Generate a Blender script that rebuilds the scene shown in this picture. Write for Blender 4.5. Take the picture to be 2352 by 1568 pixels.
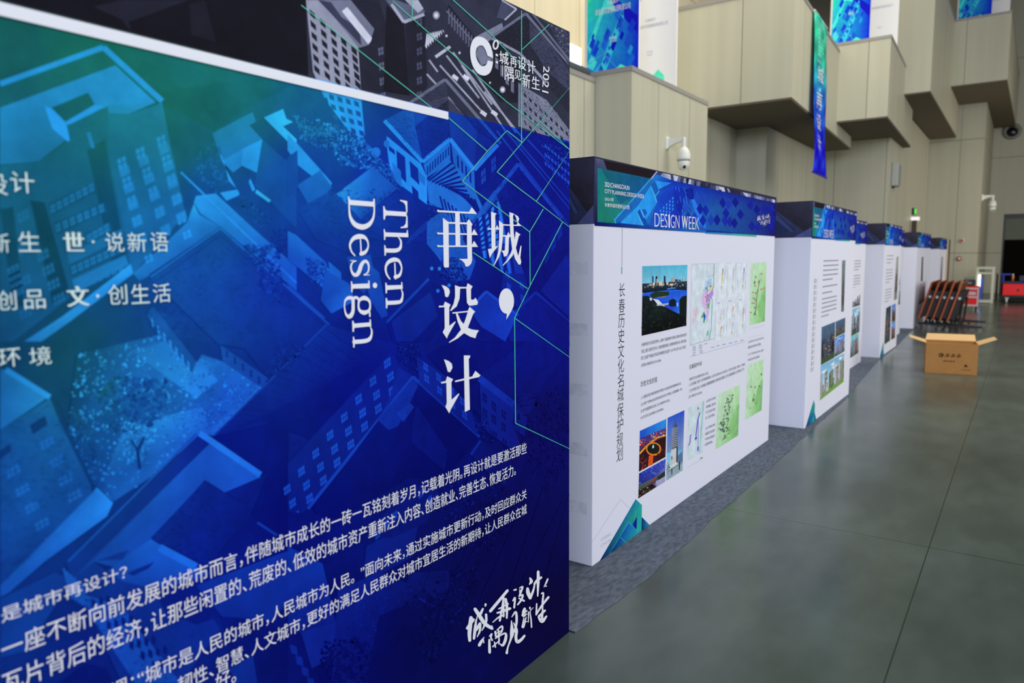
import bpy, bmesh, math, random
import numpy as np
from mathutils import Vector
from mathutils.geometry import tessellate_polygon

for _o in list(bpy.data.objects):
    bpy.data.objects.remove(_o)
SC = bpy.context.scene
COL = SC.collection
PI = math.pi

# ------------------------------------------------------------------ camera
FPX, CH = 1680.0, 1.5
YAW, PITCH, ROLL = math.radians(35.0), math.radians(-6.505), math.radians(-0.443)
def _basis():
    cy, sy, cp, sp = math.cos(YAW), math.sin(YAW), math.cos(PITCH), math.sin(PITCH)
    cr, sr = math.cos(ROLL), math.sin(ROLL)
    f = np.array([-sy*cp, cy*cp, sp]); r = np.array([cy, sy, 0.0]); u = np.cross(r, f)
    return cr*r + sr*u, -sr*r + cr*u, f
RX, UX, FX = _basis()
CAMM = np.array([RX, -UX, FX])
cam_data = bpy.data.cameras.new('camera')
cam = bpy.data.objects.new('camera', cam_data); COL.objects.link(cam)
from mathutils import Matrix
cam.matrix_world = Matrix(((RX[0], UX[0], -FX[0], 0), (RX[1], UX[1], -FX[1], 0), (RX[2], UX[2], -FX[2], CH), (0, 0, 0, 1)))
cam_data.sensor_fit = 'HORIZONTAL'; cam_data.sensor_width = 36.0
cam_data.lens = FPX/2352*36
cam_data.clip_start = 0.05; cam_data.clip_end = 200
cam_data.dof.use_dof = True
cam_data.dof.focus_distance = 3.1
cam_data.dof.aperture_fstop = 2.4
SC.camera = cam

# ------------------------------------------------------------------ view, world, lights
SC.view_settings.view_transform = 'Standard'; SC.view_settings.look = 'None'
SC.view_settings.gamma = 1.0; SC.view_settings.use_curve_mapping = False
SC.view_settings.exposure = -0.27
W = bpy.data.worlds.new('hall_air'); SC.world = W; W.use_nodes = True
W.node_tree.nodes['Background'].inputs[0].default_value = (0.80, 0.88, 1.0, 1)
W.node_tree.nodes['Background'].inputs[1].default_value = 0.012
def area(name, loc, target, sx, sy, power, color):
    d = bpy.data.lights.new(name, 'AREA'); d.shape = 'RECTANGLE'; d.size = sx; d.size_y = sy
    d.energy = power; d.color = color
    o = bpy.data.objects.new(name, d); COL.objects.link(o); o.location = loc
    o.rotation_euler = (Vector(target) - Vector(loc)).to_track_quat('-Z', 'Y').to_euler()
    return o
area('skylight_hall', (5.4, 8.5, 10.8), (-2.4, 8, 1.6), 7, 38, 2350, (1.0, 0.97, 0.93))
area('ceiling_lights_aisle', (0.5, 14, 11.5), (0.0, 14, 0), 5, 30, 700, (1.0, 0.93, 0.80))
area('entrance_daylight', (6.0, -9.0, 6.8), (-1.2, 8, 1.2), 13, 4, 2500, (0.77, 0.83, 1.0))
area('side_fill', (8.5, 15, 3.4), (-2.5, 15, 2.4), 26, 4.5, 520, (1.0, 0.97, 0.93))  # unseen fill added low at the right to brighten faces under the boxes
area('end_wall_lamp', (3.6, 25.0, 3.2), (-1.8, 28.4, 1.3), 1.6, 1.6, 130, (1.0, 0.90, 0.74))
area('mezzanine_light', (-6.0, 12.0, 8.8), (-6.4, 12.0, 4.0), 2.5, 14, 470, (1.0, 0.93, 0.78))

# ------------------------------------------------------------------ pixel of the photograph -> point on a known plane
def ray(px, py):
    return CAMM.T @ np.array([(px-1176)/FPX, (py-784)/FPX, 1.0])
def on_x(px, py, X):
    d = ray(px, py); t = X/d[0]; return (float(t*d[1]), float(CH + t*d[2]))
def pix(x, y, z):
    q = CAMM @ np.array([x, y, z-CH]); return (q[0]/q[2]*FPX+1176, q[1]/q[2]*FPX+784)
def crop(x0, y0, s):
    return lambda p: (x0+p[0]/s, y0+p[1]/s)

# ------------------------------------------------------------------ colours and materials
def s2l(c):
    c = c/255.0
    return c/12.92 if c <= 0.04045 else ((c+0.055)/1.055)**2.4
def lin(rgb): return tuple(s2l(c) for c in rgb)
GAIN = 1.25
def ink(rgb): return tuple(min(0.92, s2l(c)*GAIN) for c in rgb)       # printed colour

MATS = {}
def mat(name, rgb=(0.5, 0.5, 0.5), rough=0.5, metal=0.0, emit=None, estr=0.0, noise=None, spec=0.5, bump=None):
    """procedural Principled; rgb is linear; noise=(scale, amount, (stretch))"""
    if name in MATS: return MATS[name]
    m = bpy.data.materials.new(name); m.use_nodes = True
    nt = m.node_tree; b = nt.nodes['Principled BSDF']
    b.inputs['Base Color'].default_value = (*rgb, 1); b.inputs['Roughness'].default_value = rough
    b.inputs['Metallic'].default_value = metal; b.inputs['Specular IOR Level'].default_value = spec
    if emit: b.inputs['Emission Color'].default_value = (*emit, 1); b.inputs['Emission Strength'].default_value = estr
    if noise:
        tc = nt.nodes.new('ShaderNodeTexCoord'); mp = nt.nodes.new('ShaderNodeMapping')
        mp.inputs['Scale'].default_value = noise[2] if len(noise) > 2 else (1, 1, 1)
        nz = nt.nodes.new('ShaderNodeTexNoise'); nz.inputs['Scale'].default_value = noise[0]; nz.inputs['Detail'].default_value = 5
        mx = nt.nodes.new('ShaderNodeMix'); mx.data_type = 'RGBA'
        a = noise[1]
        mx.inputs[6].default_value = (*[c*(1-a) for c in rgb], 1); mx.inputs[7].default_value = (*[min(1, c*(1+a)) for c in rgb], 1)
        nt.links.new(tc.outputs['Object'], mp.inputs[0]); nt.links.new(mp.outputs[0], nz.inputs['Vector'])
        nt.links.new(nz.outputs['Fac'], mx.inputs[0]); nt.links.new(mx.outputs[2], b.inputs['Base Color'])
        if bump:
            bp = nt.nodes.new('ShaderNodeBump'); bp.inputs['Strength'].default_value = bump; bp.inputs['Distance'].default_value = 0.01
            nt.links.new(nz.outputs['Fac'], bp.inputs['Height']); nt.links.new(bp.outputs[0], b.inputs['Normal'])
    MATS[name] = m
    return m
def print_mat():
    if 'printed_film' in MATS: return MATS['printed_film']
    m = bpy.data.materials.new('printed_film'); m.use_nodes = True
    nt = m.node_tree; b = nt.nodes['Principled BSDF']
    at = nt.nodes.new('ShaderNodeAttribute'); at.attribute_name = 'Col'
    tc = nt.nodes.new('ShaderNodeTexCoord'); nz = nt.nodes.new('ShaderNodeTexNoise')
    nz.inputs['Scale'].default_value = 14; nz.inputs['Detail'].default_value = 6; nz.inputs['Roughness'].default_value = 0.65
    mr = nt.nodes.new('ShaderNodeMapRange'); mr.inputs['From Min'].default_value = 0.3; mr.inputs['From Max'].default_value = 0.7
    mr.inputs['To Min'].default_value = 0.84; mr.inputs['To Max'].default_value = 1.16
    vm = nt.nodes.new('ShaderNodeVectorMath'); vm.operation = 'SCALE'
    nt.links.new(tc.outputs['Object'], nz.inputs['Vector']); nt.links.new(nz.outputs['Fac'], mr.inputs['Value'])
    nt.links.new(at.outputs['Color'], vm.inputs[0]); nt.links.new(mr.outputs[0], vm.inputs['Scale'])
    nt.links.new(vm.outputs[0], b.inputs['Base Color'])
    b.inputs['Roughness'].default_value = 0.6; b.inputs['Specular IOR Level'].default_value = 0.03
    MATS['printed_film'] = m
    return m

def facade_mat(name, rgb, step, zstep=0.0, z0=0.0):
    """beige wall cladding with thin dark joints"""
    if name in MATS: return MATS[name]
    m = bpy.data.materials.new(name); m.use_nodes = True
    nt = m.node_tree; b = nt.nodes['Principled BSDF']; N = nt.nodes; L = nt.links
    g = N.new('ShaderNodeNewGeometry'); sp = N.new('ShaderNodeSeparateXYZ'); sn = N.new('ShaderNodeSeparateXYZ')
    L.new(g.outputs['Position'], sp.inputs[0]); L.new(g.outputs['True Normal'], sn.inputs[0])
    def mth(op, a, bb=None):
        n = N.new('ShaderNodeMath'); n.operation = op
        for i, v in enumerate((a, bb)):
            if v is None: continue
            if isinstance(v, (int, float)): n.inputs[i].default_value = v
            else: L.new(v, n.inputs[i])
        return n.outputs[0]
    side = mth('GREATER_THAN', mth('ABSOLUTE', sn.outputs[0]), 0.5)
    u = mth('ADD', mth('MULTIPLY', side, sp.outputs[1]), mth('MULTIPLY', mth('SUBTRACT', 1.0, side), sp.outputs[0]))
    fr = mth('FRACT', mth('DIVIDE', mth('ADD', u, 100.35), step))
    joint = mth('LESS_THAN', fr, 0.014/step)
    if zstep:
        fz = mth('FRACT', mth('DIVIDE', mth('ADD', sp.outputs[2], z0), zstep))
        joint = mth('MAXIMUM', joint, mth('LESS_THAN', fz, 0.02/zstep))
    flat = mth('LESS_THAN', mth('ABSOLUTE', sn.outputs[2]), 0.5)
    joint = mth('MULTIPLY', joint, flat)
    mp = N.new('ShaderNodeMapping'); mp.inputs['Scale'].default_value = (3.2, 3.2, 0.10)
    nz = N.new('ShaderNodeTexNoise'); nz.inputs['Scale'].default_value = 1.6; nz.inputs['Detail'].default_value = 3
    L.new(g.outputs['Position'], mp.inputs[0]); L.new(mp.outputs[0], nz.inputs['Vector'])
    mx = N.new('ShaderNodeMix'); mx.data_type = 'RGBA'
    mx.inputs[6].default_value = (*[c*0.86 for c in rgb], 1); mx.inputs[7].default_value = (*[c*1.12 for c in rgb], 1)
    L.new(nz.outputs['Fac'], mx.inputs[0])
    m2 = N.new('ShaderNodeMix'); m2.data_type = 'RGBA'; m2.inputs[7].default_value = (*[c*0.35 for c in rgb], 1)
    L.new(joint, m2.inputs[0]); L.new(mx.outputs[2], m2.inputs[6]); L.new(m2.outputs[2], b.inputs['Base Color'])
    b.inputs['Roughness'].default_value = 0.5; b.inputs['Specular IOR Level'].default_value = 0.3
    MATS[name] = m
    return m

def floor_mat():
    m = bpy.data.materials.new('polished_concrete'); m.use_nodes = True
    nt = m.node_tree; b = nt.nodes['Principled BSDF']; N = nt.nodes; L = nt.links
    g = N.new('ShaderNodeNewGeometry'); sp = N.new('ShaderNodeSeparateXYZ'); L.new(g.outputs['Position'], sp.inputs[0])
    def nz(scale, detail, stretch=(1, 1, 1)):
        mp = N.new('ShaderNodeMapping'); mp.inputs['Scale'].default_value = stretch
        n = N.new('ShaderNodeTexNoise'); n.inputs['Scale'].default_value = scale; n.inputs['Detail'].default_value = detail
        L.new(g.outputs['Position'], mp.inputs[0]); L.new(mp.outputs[0], n.inputs['Vector']); return n.outputs['Fac']
    r = N.new('ShaderNodeValToRGB'); e = r.color_ramp.elements
    e[0].position = 0.3; e[0].color = (*lin((58, 68, 62)), 1); e[1].position = 0.72; e[1].color = (*lin((80, 91, 84)), 1)
    L.new(nz(0.9, 8), r.inputs[0])
    r2 = N.new('ShaderNodeValToRGB'); e = r2.color_ramp.elements
    e[0].position = 0.35; e[0].color = (0.86, 0.88, 0.86, 1); e[1].position = 0.65; e[1].color = (1.1, 1.1, 1.1, 1)
    L.new(nz(7, 9, (1, 0.4, 1)), r2.inputs[0])
    mu = N.new('ShaderNodeMix'); mu.data_type = 'RGBA'; mu.blend_type = 'MULTIPLY'; mu.inputs[0].default_value = 1
    L.new(r.outputs[0], mu.inputs[6]); L.new(r2.outputs[0], mu.inputs[7])
    def mth(op, a, bb=None):
        n = N.new('ShaderNodeMath'); n.operation = op
        for i, v in enumerate((a, bb)):
            if v is None: continue
            if isinstance(v, (int, float)): n.inputs[i].default_value = v
            else: L.new(v, n.inputs[i])
        return n.outputs[0]
    def joint(out, at, step, half):
        f = mth('FRACT', mth('DIVIDE', mth('SUBTRACT', out, at - half - 10*step), step))
        return mth('LESS_THAN', f, 2*half/step)
    j = mth('MAXIMUM', joint(sp.outputs[0], -0.325, 6.0, 0.003), joint(sp.outputs[1], 4.205, 8.0, 0.003))
    m2 = N.new('ShaderNodeMix'); m2.data_type = 'RGBA'; m2.inputs[7].default_value = (0.018, 0.020, 0.016, 1)
    L.new(j, m2.inputs[0]); L.new(mu.outputs[2], m2.inputs[6]); L.new(m2.outputs[2], b.inputs['Base Color'])
    rr = N.new('ShaderNodeMapRange'); rr.inputs['To Min'].default_value = 0.16; rr.inputs['To Max'].default_value = 0.30
    L.new(nz(1.3, 6), rr.inputs['Value']); L.new(rr.outputs[0], b.inputs['Roughness'])
    b.inputs['Specular IOR Level'].default_value = 0.38
    return m

# ------------------------------------------------------------------ object helpers
def link(name, verts, faces, material, parent=None, colors=None, smooth=False):
    me = bpy.data.meshes.new(name)
    off = Vector(parent_loc(parent)) if parent else Vector((0, 0, 0))
    me.from_pydata([tuple(Vector(v)-off) for v in verts], [], faces)
    if colors is not None:
        a = me.color_attributes.new('Col', 'FLOAT_COLOR', 'POINT')
        a.data.foreach_set('color', np.array([(*c, 1.0) for c in colors], dtype=np.float32).ravel())
    me.materials.append(material)
    if smooth:
        for p in me.polygons: p.use_smooth = True
    me.update()
    o = bpy.data.objects.new(name, me); COL.objects.link(o)
    if parent: o.parent = parent
    return o
def parent_loc(p):
    v = Vector(p.location)
    while p.parent: p = p.parent; v = v + p.location
    return v
def thing(name, loc, label, cat, group=None):
    o = bpy.data.objects.new(name, None); COL.objects.link(o); o.location = loc; o.empty_display_size = 0.1
    return tag(o, label, cat, group)
def tag(o, label, cat, group=None):
    o['label'] = label; o['category'] = cat
    if group: o['group'] = group
    return o
def struct(o): o['kind'] = 'structure'; return o

class MB:
    """collects solids into one mesh"""
    def __init__(s): s.v = []; s.f = []; s.sm = False
    def add(s, v, f):
        n = len(s.v); s.v += [tuple(p) for p in v]; s.f += [tuple(i+n for i in q) for q in f]; return s
    def box(s, x0, x1, y0, y1, z0, z1):
        return s.prism([(x0, y0), (x1, y0), (x1, y1), (x0, y1)], z0, z1)
    def prism(s, plan, z0, z1):
        n = len(plan)
        v = [(x, y, z0) for x, y in plan] + [(x, y, z1) for x, y in plan]
        f = [tuple(range(n-1, -1, -1)), tuple(range(n, 2*n))] + [(i, (i+1) % n, n+(i+1) % n, n+i) for i in range(n)]
        return s.add(v, f)
    def hexa(s, a, b):
        """two quads a, b (4 points each) joined into a solid"""
        v = list(a)+list(b)
        return s.add(v, [(3, 2, 1, 0), (4, 5, 6, 7)] + [(i, (i+1) % 4, 4+(i+1) % 4, 4+i) for i in range(4)])
    def tube(s, pts, r, n=12, r2=None):
        pts = [Vector(p) for p in pts]; rings = []
        for i, p in enumerate(pts):
            d = (pts[min(i+1, len(pts)-1)] - pts[max(i-1, 0)]).normalized()
            a = d.cross(Vector((0, 0, 1)) if abs(d.z) < 0.9 else Vector((1, 0, 0))).normalized(); b = d.cross(a)
            rr = r if r2 is None else r + (r2-r)*i/(len(pts)-1)
            rings.append([p + a*rr*math.cos(2*PI*k/n) + b*rr*math.sin(2*PI*k/n) for k in range(n)])
        v = [q for R in rings for q in R]; f = []
        for i in range(len(rings)-1):
            for k in range(n): f.append((i*n+k, i*n+(k+1) % n, (i+1)*n+(k+1) % n, (i+1)*n+k))
        f += [tuple(range(n-1, -1, -1)), tuple(range((len(rings)-1)*n, len(rings)*n))]
        return s.add(v, f)
    def lathe(s, c, prof, axis='z', n=28):
        """prof: (radius, height) pairs"""
        def P(r, h, t):
            a, b = r*math.cos(t), r*math.sin(t)
            q = {'z': (a, b, h), 'y': (a, h, b), 'x': (h, a, b)}[axis]
            return (c[0]+q[0], c[1]+q[1], c[2]+q[2])
        v = [P(r, h, 2*PI*k/n) for r, h in prof for k in range(n)]; f = []
        for i in range(len(prof)-1):
            for k in range(n): f.append((i*n+k, i*n+(k+1) % n, (i+1)*n+(k+1) % n, (i+1)*n+k))
        f += [tuple(range(n-1, -1, -1)), tuple(range((len(prof)-1)*n, len(prof)*n))]
        return s.add(v, f)
    def build(s, name, material, parent=None, smooth=False, bevel=0.0):
        o = link(name, s.v, s.f, material, parent)
        bm = bmesh.new(); bm.from_mesh(o.data); bmesh.ops.recalc_face_normals(bm, faces=bm.faces); bm.to_mesh(o.data); bm.free()
        if smooth:
            for p in o.data.polygons: p.use_smooth = len(p.vertices) <= 4
        if bevel:
            md = o.modifiers.new('bevel', 'BEVEL'); md.width = bevel; md.segments = 2; md.limit_method = 'ANGLE'
        return o

# ------------------------------------------------------------------ flat prints: layered coloured shapes on a plane x = X or y = Y
class Print:
    def __init__(s, to_world, step=2e-5, base=0.0004, maxlen=None):
        s.tw = to_world; s.v = []; s.f = []; s.c = []; s.lay = base; s.step = step; s.maxlen = maxlen
    def tri(s, a, b, c, colf, depth=0):
        if s.maxlen and depth < 12:
            e = [((a, b), c), ((b, c), a), ((c, a), b)]
            lens = [math.hypot(p[0]-q[0], p[1]-q[1]) for (p, q), _ in e]
            k = max(range(3), key=lambda i: lens[i])
            if lens[k] > s.maxlen:
                (p, q), r = e[k]
                m = tuple((p[i]+q[i])/2 for i in range(len(p)))
                s.tri(p, m, r, colf, depth+1); s.tri(m, q, r, colf, depth+1); return
        n = len(s.v)
        for p in (a, b, c):
            s.v.append(s.tw(p[0], p[1], s.lay)); s.c.append(colf(p))
        s.f.append((n, n+1, n+2))
    def poly(s, pts, col, vals=None, same=False):
        """pts (u,v); col: rgb linear, list of rgb, or function(point)"""
        if not same: s.lay += s.step
        if len(pts) < 3: return
        if vals is not None: P = [(p[0], p[1], w) for p, w in zip(pts, vals)]
        elif isinstance(col, list): P = [(p[0], p[1], *c) for p, c in zip(pts, col)]
        else: P = [(p[0], p[1]) for p in pts]
        if callable(col): cf = col
        elif isinstance(col, list): cf = lambda p: p[2:5]
        else: cf = lambda p: col
        for t in tessellate_polygon([[Vector((p[0], p[1], 0)) for p in pts]]):
            s.tri(*[P[i] for i in t], cf)
    def build(s, name, parent=None, material=None):
        return link(name, s.v, s.f, material or print_mat(), parent, s.c)

_tc = {}
def text2d(body, offset=0.0):
    """glyph outlines of the built-in font as flat triangles, bbox scaled to 0..1"""
    k = (body, offset)
    if k in _tc: return _tc[k]
    cu = bpy.data.curves.new('t', 'FONT'); cu.body = body; cu.offset = offset; cu.resolution_u = 3; cu.fill_mode = 'FRONT'
    if len(body) > 6:                            # half-width punctuation
        for ch, nx, fm in zip(body, body[1:]+' ', cu.body_format):
            if ch in '，。、：' and nx != '”': fm.kerning = -20
    o = bpy.data.objects.new('t', cu); COL.objects.link(o)
    dg = bpy.context.evaluated_depsgraph_get(); me = o.evaluated_get(dg).to_mesh()
    v = [(p.co.x, p.co.y) for p in me.vertices]; f = [tuple(p.vertices) for p in me.polygons]
    o.evaluated_get(dg).to_mesh_clear(); bpy.data.objects.remove(o); bpy.data.curves.remove(cu)
    x0 = min(p[0] for p in v); x1 = max(p[0] for p in v); y0 = min(p[1] for p in v); y1 = max(p[1] for p in v)
    v = [((p[0]-x0)/(x1-x0), (p[1]-y0)/(y1-y0)) for p in v]
    _tc[k] = (v, f)
    return _tc[k]

class Letters:
    """flat lettering on a plane; every shape one colour"""
    def __init__(s, to_world, off): s.tw = to_world; s.off = off; s.v = []; s.f = []
    def poly(s, pts):
        n = len(s.v); s.off += 1.5e-6; s.v += [s.tw(p[0], p[1], s.off) for p in pts]
        for t in tessellate_polygon([[Vector((p[0], p[1], 0)) for p in pts]]): s.f.append(tuple(n+i for i in t))
    def quadtext(s, body, tl, tr, br, bl, offset=0.0):
        if offset > 0.0045:                      # bold: the same glyphs set three times, a hair apart
            h = math.hypot(tl[0]-bl[0], tl[1]-bl[1]); d = math.hypot(tr[0]-tl[0], tr[1]-tl[1])
            for k in (-1, 0, 1):
                e = k*offset*0.75*h/d; M = lambda p, q: (p[0]+(q[0]-p[0])*e, p[1]+(q[1]-p[1])*e)
                s.off += 1.5e-6
                s.quadtext(body, M(tl, tr), (tr[0]+(tr[0]-tl[0])*e, tr[1]+(tr[1]-tl[1])*e), (br[0]+(br[0]-bl[0])*e, br[1]+(br[1]-bl[1])*e), M(bl, br), 0.0)
            return
        v, f = text2d(body, offset); n = len(s.v)
        for a, b in v:
            x = (1-b)*((1-a)*bl[0]+a*br[0]) + b*((1-a)*tl[0]+a*tr[0])
            y = (1-b)*((1-a)*bl[1]+a*br[1]) + b*((1-a)*tl[1]+a*tr[1])
            s.v.append(s.tw(x, y, s.off))
        s.f += [tuple(i+n for i in q) for q in f]
    def build(s, name, material, parent):
        return link(name, s.v, s.f, material, parent)

def spline(pts, n=6):
    """Catmull-Rom through (x, y, w)"""
    if len(pts) < 3: return [pts[0], pts[-1]] if len(pts) > 1 else pts
    P = [np.array(p, float) for p in pts]; out = []
    closed = np.allclose(P[0][:2], P[-1][:2])
    for i in range(len(P)-1):
        p1, p2 = P[i], P[i+1]
        p0 = P[i-1] if i > 0 else (P[-2] if closed else 2*p1-p2)
        p3 = P[i+2] if i+2 < len(P) else (P[1] if closed else 2*p2-p1)
        for k in range(n):
            t = k/n
            out.append(0.5*((2*p1)+(-p0+p2)*t+(2*p0-5*p1+4*p2-p3)*t*t+(-p0+3*p1-3*p2+p3)*t**3))
    out.append(P[-1]); return out
def stroke(pts, cap=True, wmin=2.0):
    """brush stroke of varying width -> list of quads"""
    S = spline(pts); L = []; R = []
    for i, p in enumerate(S):
        d = np.array(S[min(i+1, len(S)-1)][:2]) - np.array(S[max(i-1, 0)][:2]); d = d/(np.linalg.norm(d)+1e-9)
        nn = np.array([-d[1], d[0]]); w = max(wmin, p[2])/2
        L.append(tuple(np.array(p[:2])+nn*w)); R.append(tuple(np.array(p[:2])-nn*w))
    out = [[L[i], L[i+1], R[i+1], R[i]] for i in range(len(S)-1)]
    if cap:
        for e in (S[0], S[-1]):
            w = max(wmin, e[2])/2*0.96
            out.append([(e[0]+w*math.cos(2*PI*k/10), e[1]+w*math.sin(2*PI*k/10)) for k in range(10)])
    return out
def ell(cx, cy, rx, ry, n=28): return [(cx+rx*math.cos(2*PI*k/n), cy+ry*math.sin(2*PI*k/n)) for k in range(n)]
# ================================================================== the large printed wall in front
XW = -1.425                      # printed face
WH = 2.324; WY0, WY1 = -1.2, 2.42
wall_root = thing('exhibition_backdrop', (XW-0.06, 1.2, 0),
                  'big blue printed exhibition backdrop with white Chinese headline, nearest the camera', 'backdrop')
MB().box(XW-0.12, XW, WY0, WY1, 0, WH).build('board', mat('navy_board', lin((16, 14, 40)), 0.5), wall_root)

def w_wall(u, v, off): return (XW+off, u, v)
def WP(p): return on_x(p[0], p[1], XW)         # photo pixel -> (y, z) on the printed face

# colours of the print: a duotone, green at upper left, azure, deep blue to the right; grey above the strip
ANCH = [((520, 125), (20, 114, 84), (36, 148, 212)), ((190, 100), (18, 106, 72), (36, 144, 210)), ((410, 300), (18, 102, 84), (36, 146, 214)), ((0, 80), (18, 88, 75), (35, 140, 205)), ((60, 250), (14, 86, 80), (35, 140, 215)), ((330, 250), (20, 106, 82), (36, 146, 214)),
 ((560, 200), (18, 108, 104), (35, 150, 215)), ((700, 230), (14, 92, 130), (42, 165, 225)), ((100, 520), (10, 72, 88), (35, 130, 192)),
 ((300, 500), (10, 78, 110), (35, 142, 218)), ((0, 760), (8, 58, 88), (30, 120, 190)), ((500, 450), (8, 68, 140), (42, 157, 226)),
 ((700, 420), (6, 52, 150), (42, 166, 230)), ((200, 860), (10, 68, 78), (42, 152, 212)), ((450, 650), (8, 52, 145), (38, 142, 222)),
 ((350, 900), (8, 58, 132), (46, 160, 230)), ((900, 400), (4, 34, 150), (36, 146, 236)), ((650, 650), (5, 30, 142), (30, 112, 222)),
 ((1050, 480), (3, 14, 132), (42, 146, 236)), ((1250, 420), (4, 8, 125), (30, 92, 224)), ((850, 850), (2, 10, 125), (26, 92, 218)),
 ((1200, 750), (2, 4, 115), (26, 84, 226)), ((1050, 1000), (1, 3, 95), (20, 74, 214)), ((1250, 1000), (7, 3, 85), (16, 44, 178)),
 ((1250, 1400), (8, 2, 46), (15, 20, 135)), ((1000, 1500), (4, 3, 66), (15, 46, 175)), ((700, 1200), (2, 7, 108), (20, 82, 206)),
 ((800, 1450), (2, 4, 92), (18, 62, 195)), ((500, 1300), (3, 17, 128), (26, 102, 208)), ((500, 1000), (3, 18, 128), (31, 112, 214)),
 ((100, 1100), (8, 54, 122), (30, 122, 208)), ((50, 1350), (6, 38, 120), (26, 102, 198)), ((250, 1500), (4, 18, 112), (25, 98, 198)),
 ((1290, 700), (5, 3, 105), (22, 70, 215)), ((1180, 1250), (5, 2, 66), (14, 34, 165))]
AP = np.array([a[0] for a in ANCH], float); AD = np.array([a[1] for a in ANCH], float); AL = np.array([a[2] for a in ANCH], float)
AL[AP[:, 0] < 800] *= 1.12
ZB = 1.932                      # above this height the picture is grey
def duo(y, z, Lm):
    px, py = pix(XW, max(y, 0.25), z) if True else None
    if z > ZB:
        d, m, l = (20, 19, 27), (66, 70, 96), (208, 211, 225)
        k = 0.62 if px < 700 else 1.0
        c = [d[i]+(m[i]-d[i])*Lm/0.4*k for i in range(3)] if Lm < 0.4 else [m[i]+(l[i]-m[i])*(Lm-0.4)/0.6 for i in range(3)]
        return ink([max(0, q) for q in c])
    px = max(-200, min(px, 1320))
    w = 1.0/(((AP[:, 0]-px)**2+(AP[:, 1]-py)**2)**1.6+1e4); w /= w.sum()
    d = w@AD; l = w@AL
    q = d*0.9 + (l-d*0.9)*Lm**1.2
    return ink([max(0, min(255, float(t))) for t in q])

ART = Print(w_wall, step=1.5e-6, base=0.0002, maxlen=0.16)
def clip(P, keep_above):
    out = []; n = len(P)
    ins = (lambda p: p[1] >= ZB) if keep_above else (lambda p: p[1] <= ZB)
    for i in range(n):
        a, b = P[i], P[(i+1) % n]
        if ins(a): out.append(a)
        if ins(a) != ins(b):
            t = (ZB-a[1])/(b[1]-a[1]); out.append(tuple(a[k]+(b[k]-a[k])*t for k in range(len(a))))
    return out
def inside(p): return (max(WY0+0.001, min(WY1-0.001, p[0])), max(0.002, min(WH-0.002, p[1])))
def A(pts, L, T=None, same=False):
    """one shape of the picture: pts in photo pixels (through crop T), L lightness or one per point"""
    Q = [inside(WP(T(p) if T else p)) for p in pts]
    LL = L if isinstance(L, (list, tuple)) else [L]*len(Q)
    P = [(q[0], q[1], l) for q, l in zip(Q, LL)]
    if not same: ART.lay += ART.step
    for above in (True, False):
        C = clip(P, above)
        if len(C) < 3: continue
        cf = lambda p, above=above: duo(p[0], (max(p[1], ZB+0.001) if above else min(p[1], ZB-0.001)), p[2])
        ART.poly(C, cf, vals=[c[2] for c in C], same=True)
def LN(a, b, w, L, T=None):
    if T: a, b = T(a), T(b)
    d = np.array(b, float)-np.array(a, float); d /= np.linalg.norm(d)+1e-9; n = np.array([-d[1], d[0]])*w/2
    A([tuple(np.array(a)+n), tuple(np.array(b)+n), tuple(np.array(b)-n), tuple(np.array(a)-n)], L)
def PL(pts, w, L, T=None):
    for a, b in zip(pts, pts[1:]): LN(a, b, w, L, T)
def WINS(a, b, n, wv, hv, L, T, panes=2, gap=0.12):
    ART.lay += ART.step
    for i in range(n):
        t = i/max(1, n-1); c = np.array(a, float)+(np.array(b, float)-np.array(a, float))*t
        w = np.array(wv, float); h = np.array(hv, float)
        for k in range(panes):
            s0 = c + w*(k/panes+gap/panes); s1 = c + w*((k+1)/panes-gap/panes)
            A([tuple(s0), tuple(s1), tuple(s1+h*0.45), tuple(s0+h*0.45)], L, T, True)
            A([tuple(s0+h*0.55), tuple(s1+h*0.55), tuple(s1+h), tuple(s0+h)], L, T, True)
def in_poly(p, P):
    c = False; j = len(P)-1
    for i in range(len(P)):
        if (P[i][1] > p[1]) != (P[j][1] > p[1]) and p[0] < (P[j][0]-P[i][0])*(p[1]-P[i][1])/(P[j][1]-P[i][1])+P[i][0]: c = not c
        j = i
    return c
def SPK(P, n, r, Lr, seed, T=None):
    """speckle of leaves / ground texture inside polygon P"""
    rg = random.Random(seed); xs = [p[0] for p in P]; ys = [p[1] for p in P]; k = 0; tries = 0
    ART.lay += ART.step; keep = ART.lay; n = int(n*2.6); r = r*0.5
    while k < n and tries < n*20:
        tries += 1
        p = (rg.uniform(min(xs), max(xs)), rg.uniform(min(ys), max(ys)))
        if not in_poly(p, P): continue
        q = r*rg.uniform(0.4, 1.3); a = rg.uniform(0, PI); m = rg.choice((4, 5, 6))
        A([(p[0]+q*rg.uniform(.35, 1.45)*math.cos(a+2*PI*i/m), p[1]+q*rg.uniform(.35, 1.45)*math.sin(a+2*PI*i/m)) for i in range(m)], rg.uniform(*Lr), T, True)
        ART.lay = keep+6e-7*(k % 70); k += 1
    ART.lay = keep+4.3e-5
T1 = crop(0, 0, 2); T2 = crop(660, 0, 2); T3 = crop(0, 784, 2); T4 = crop(660, 784, 2)

# background
def bg_poly(y0, y1, z0, z1, L):
    ART.poly([(y0, z0), (y1, z0), (y1, z1), (y0, z1)], lambda p: duo(p[0], p[1], L), same=True)
bg_poly(WY0, WY1, 0.0, ZB-0.001, 0.16); bg_poly(WY0, 1.2, ZB+0.001, WH, 0.03); bg_poly(1.2, WY1, ZB+0.001, WH, 0.22)

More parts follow.
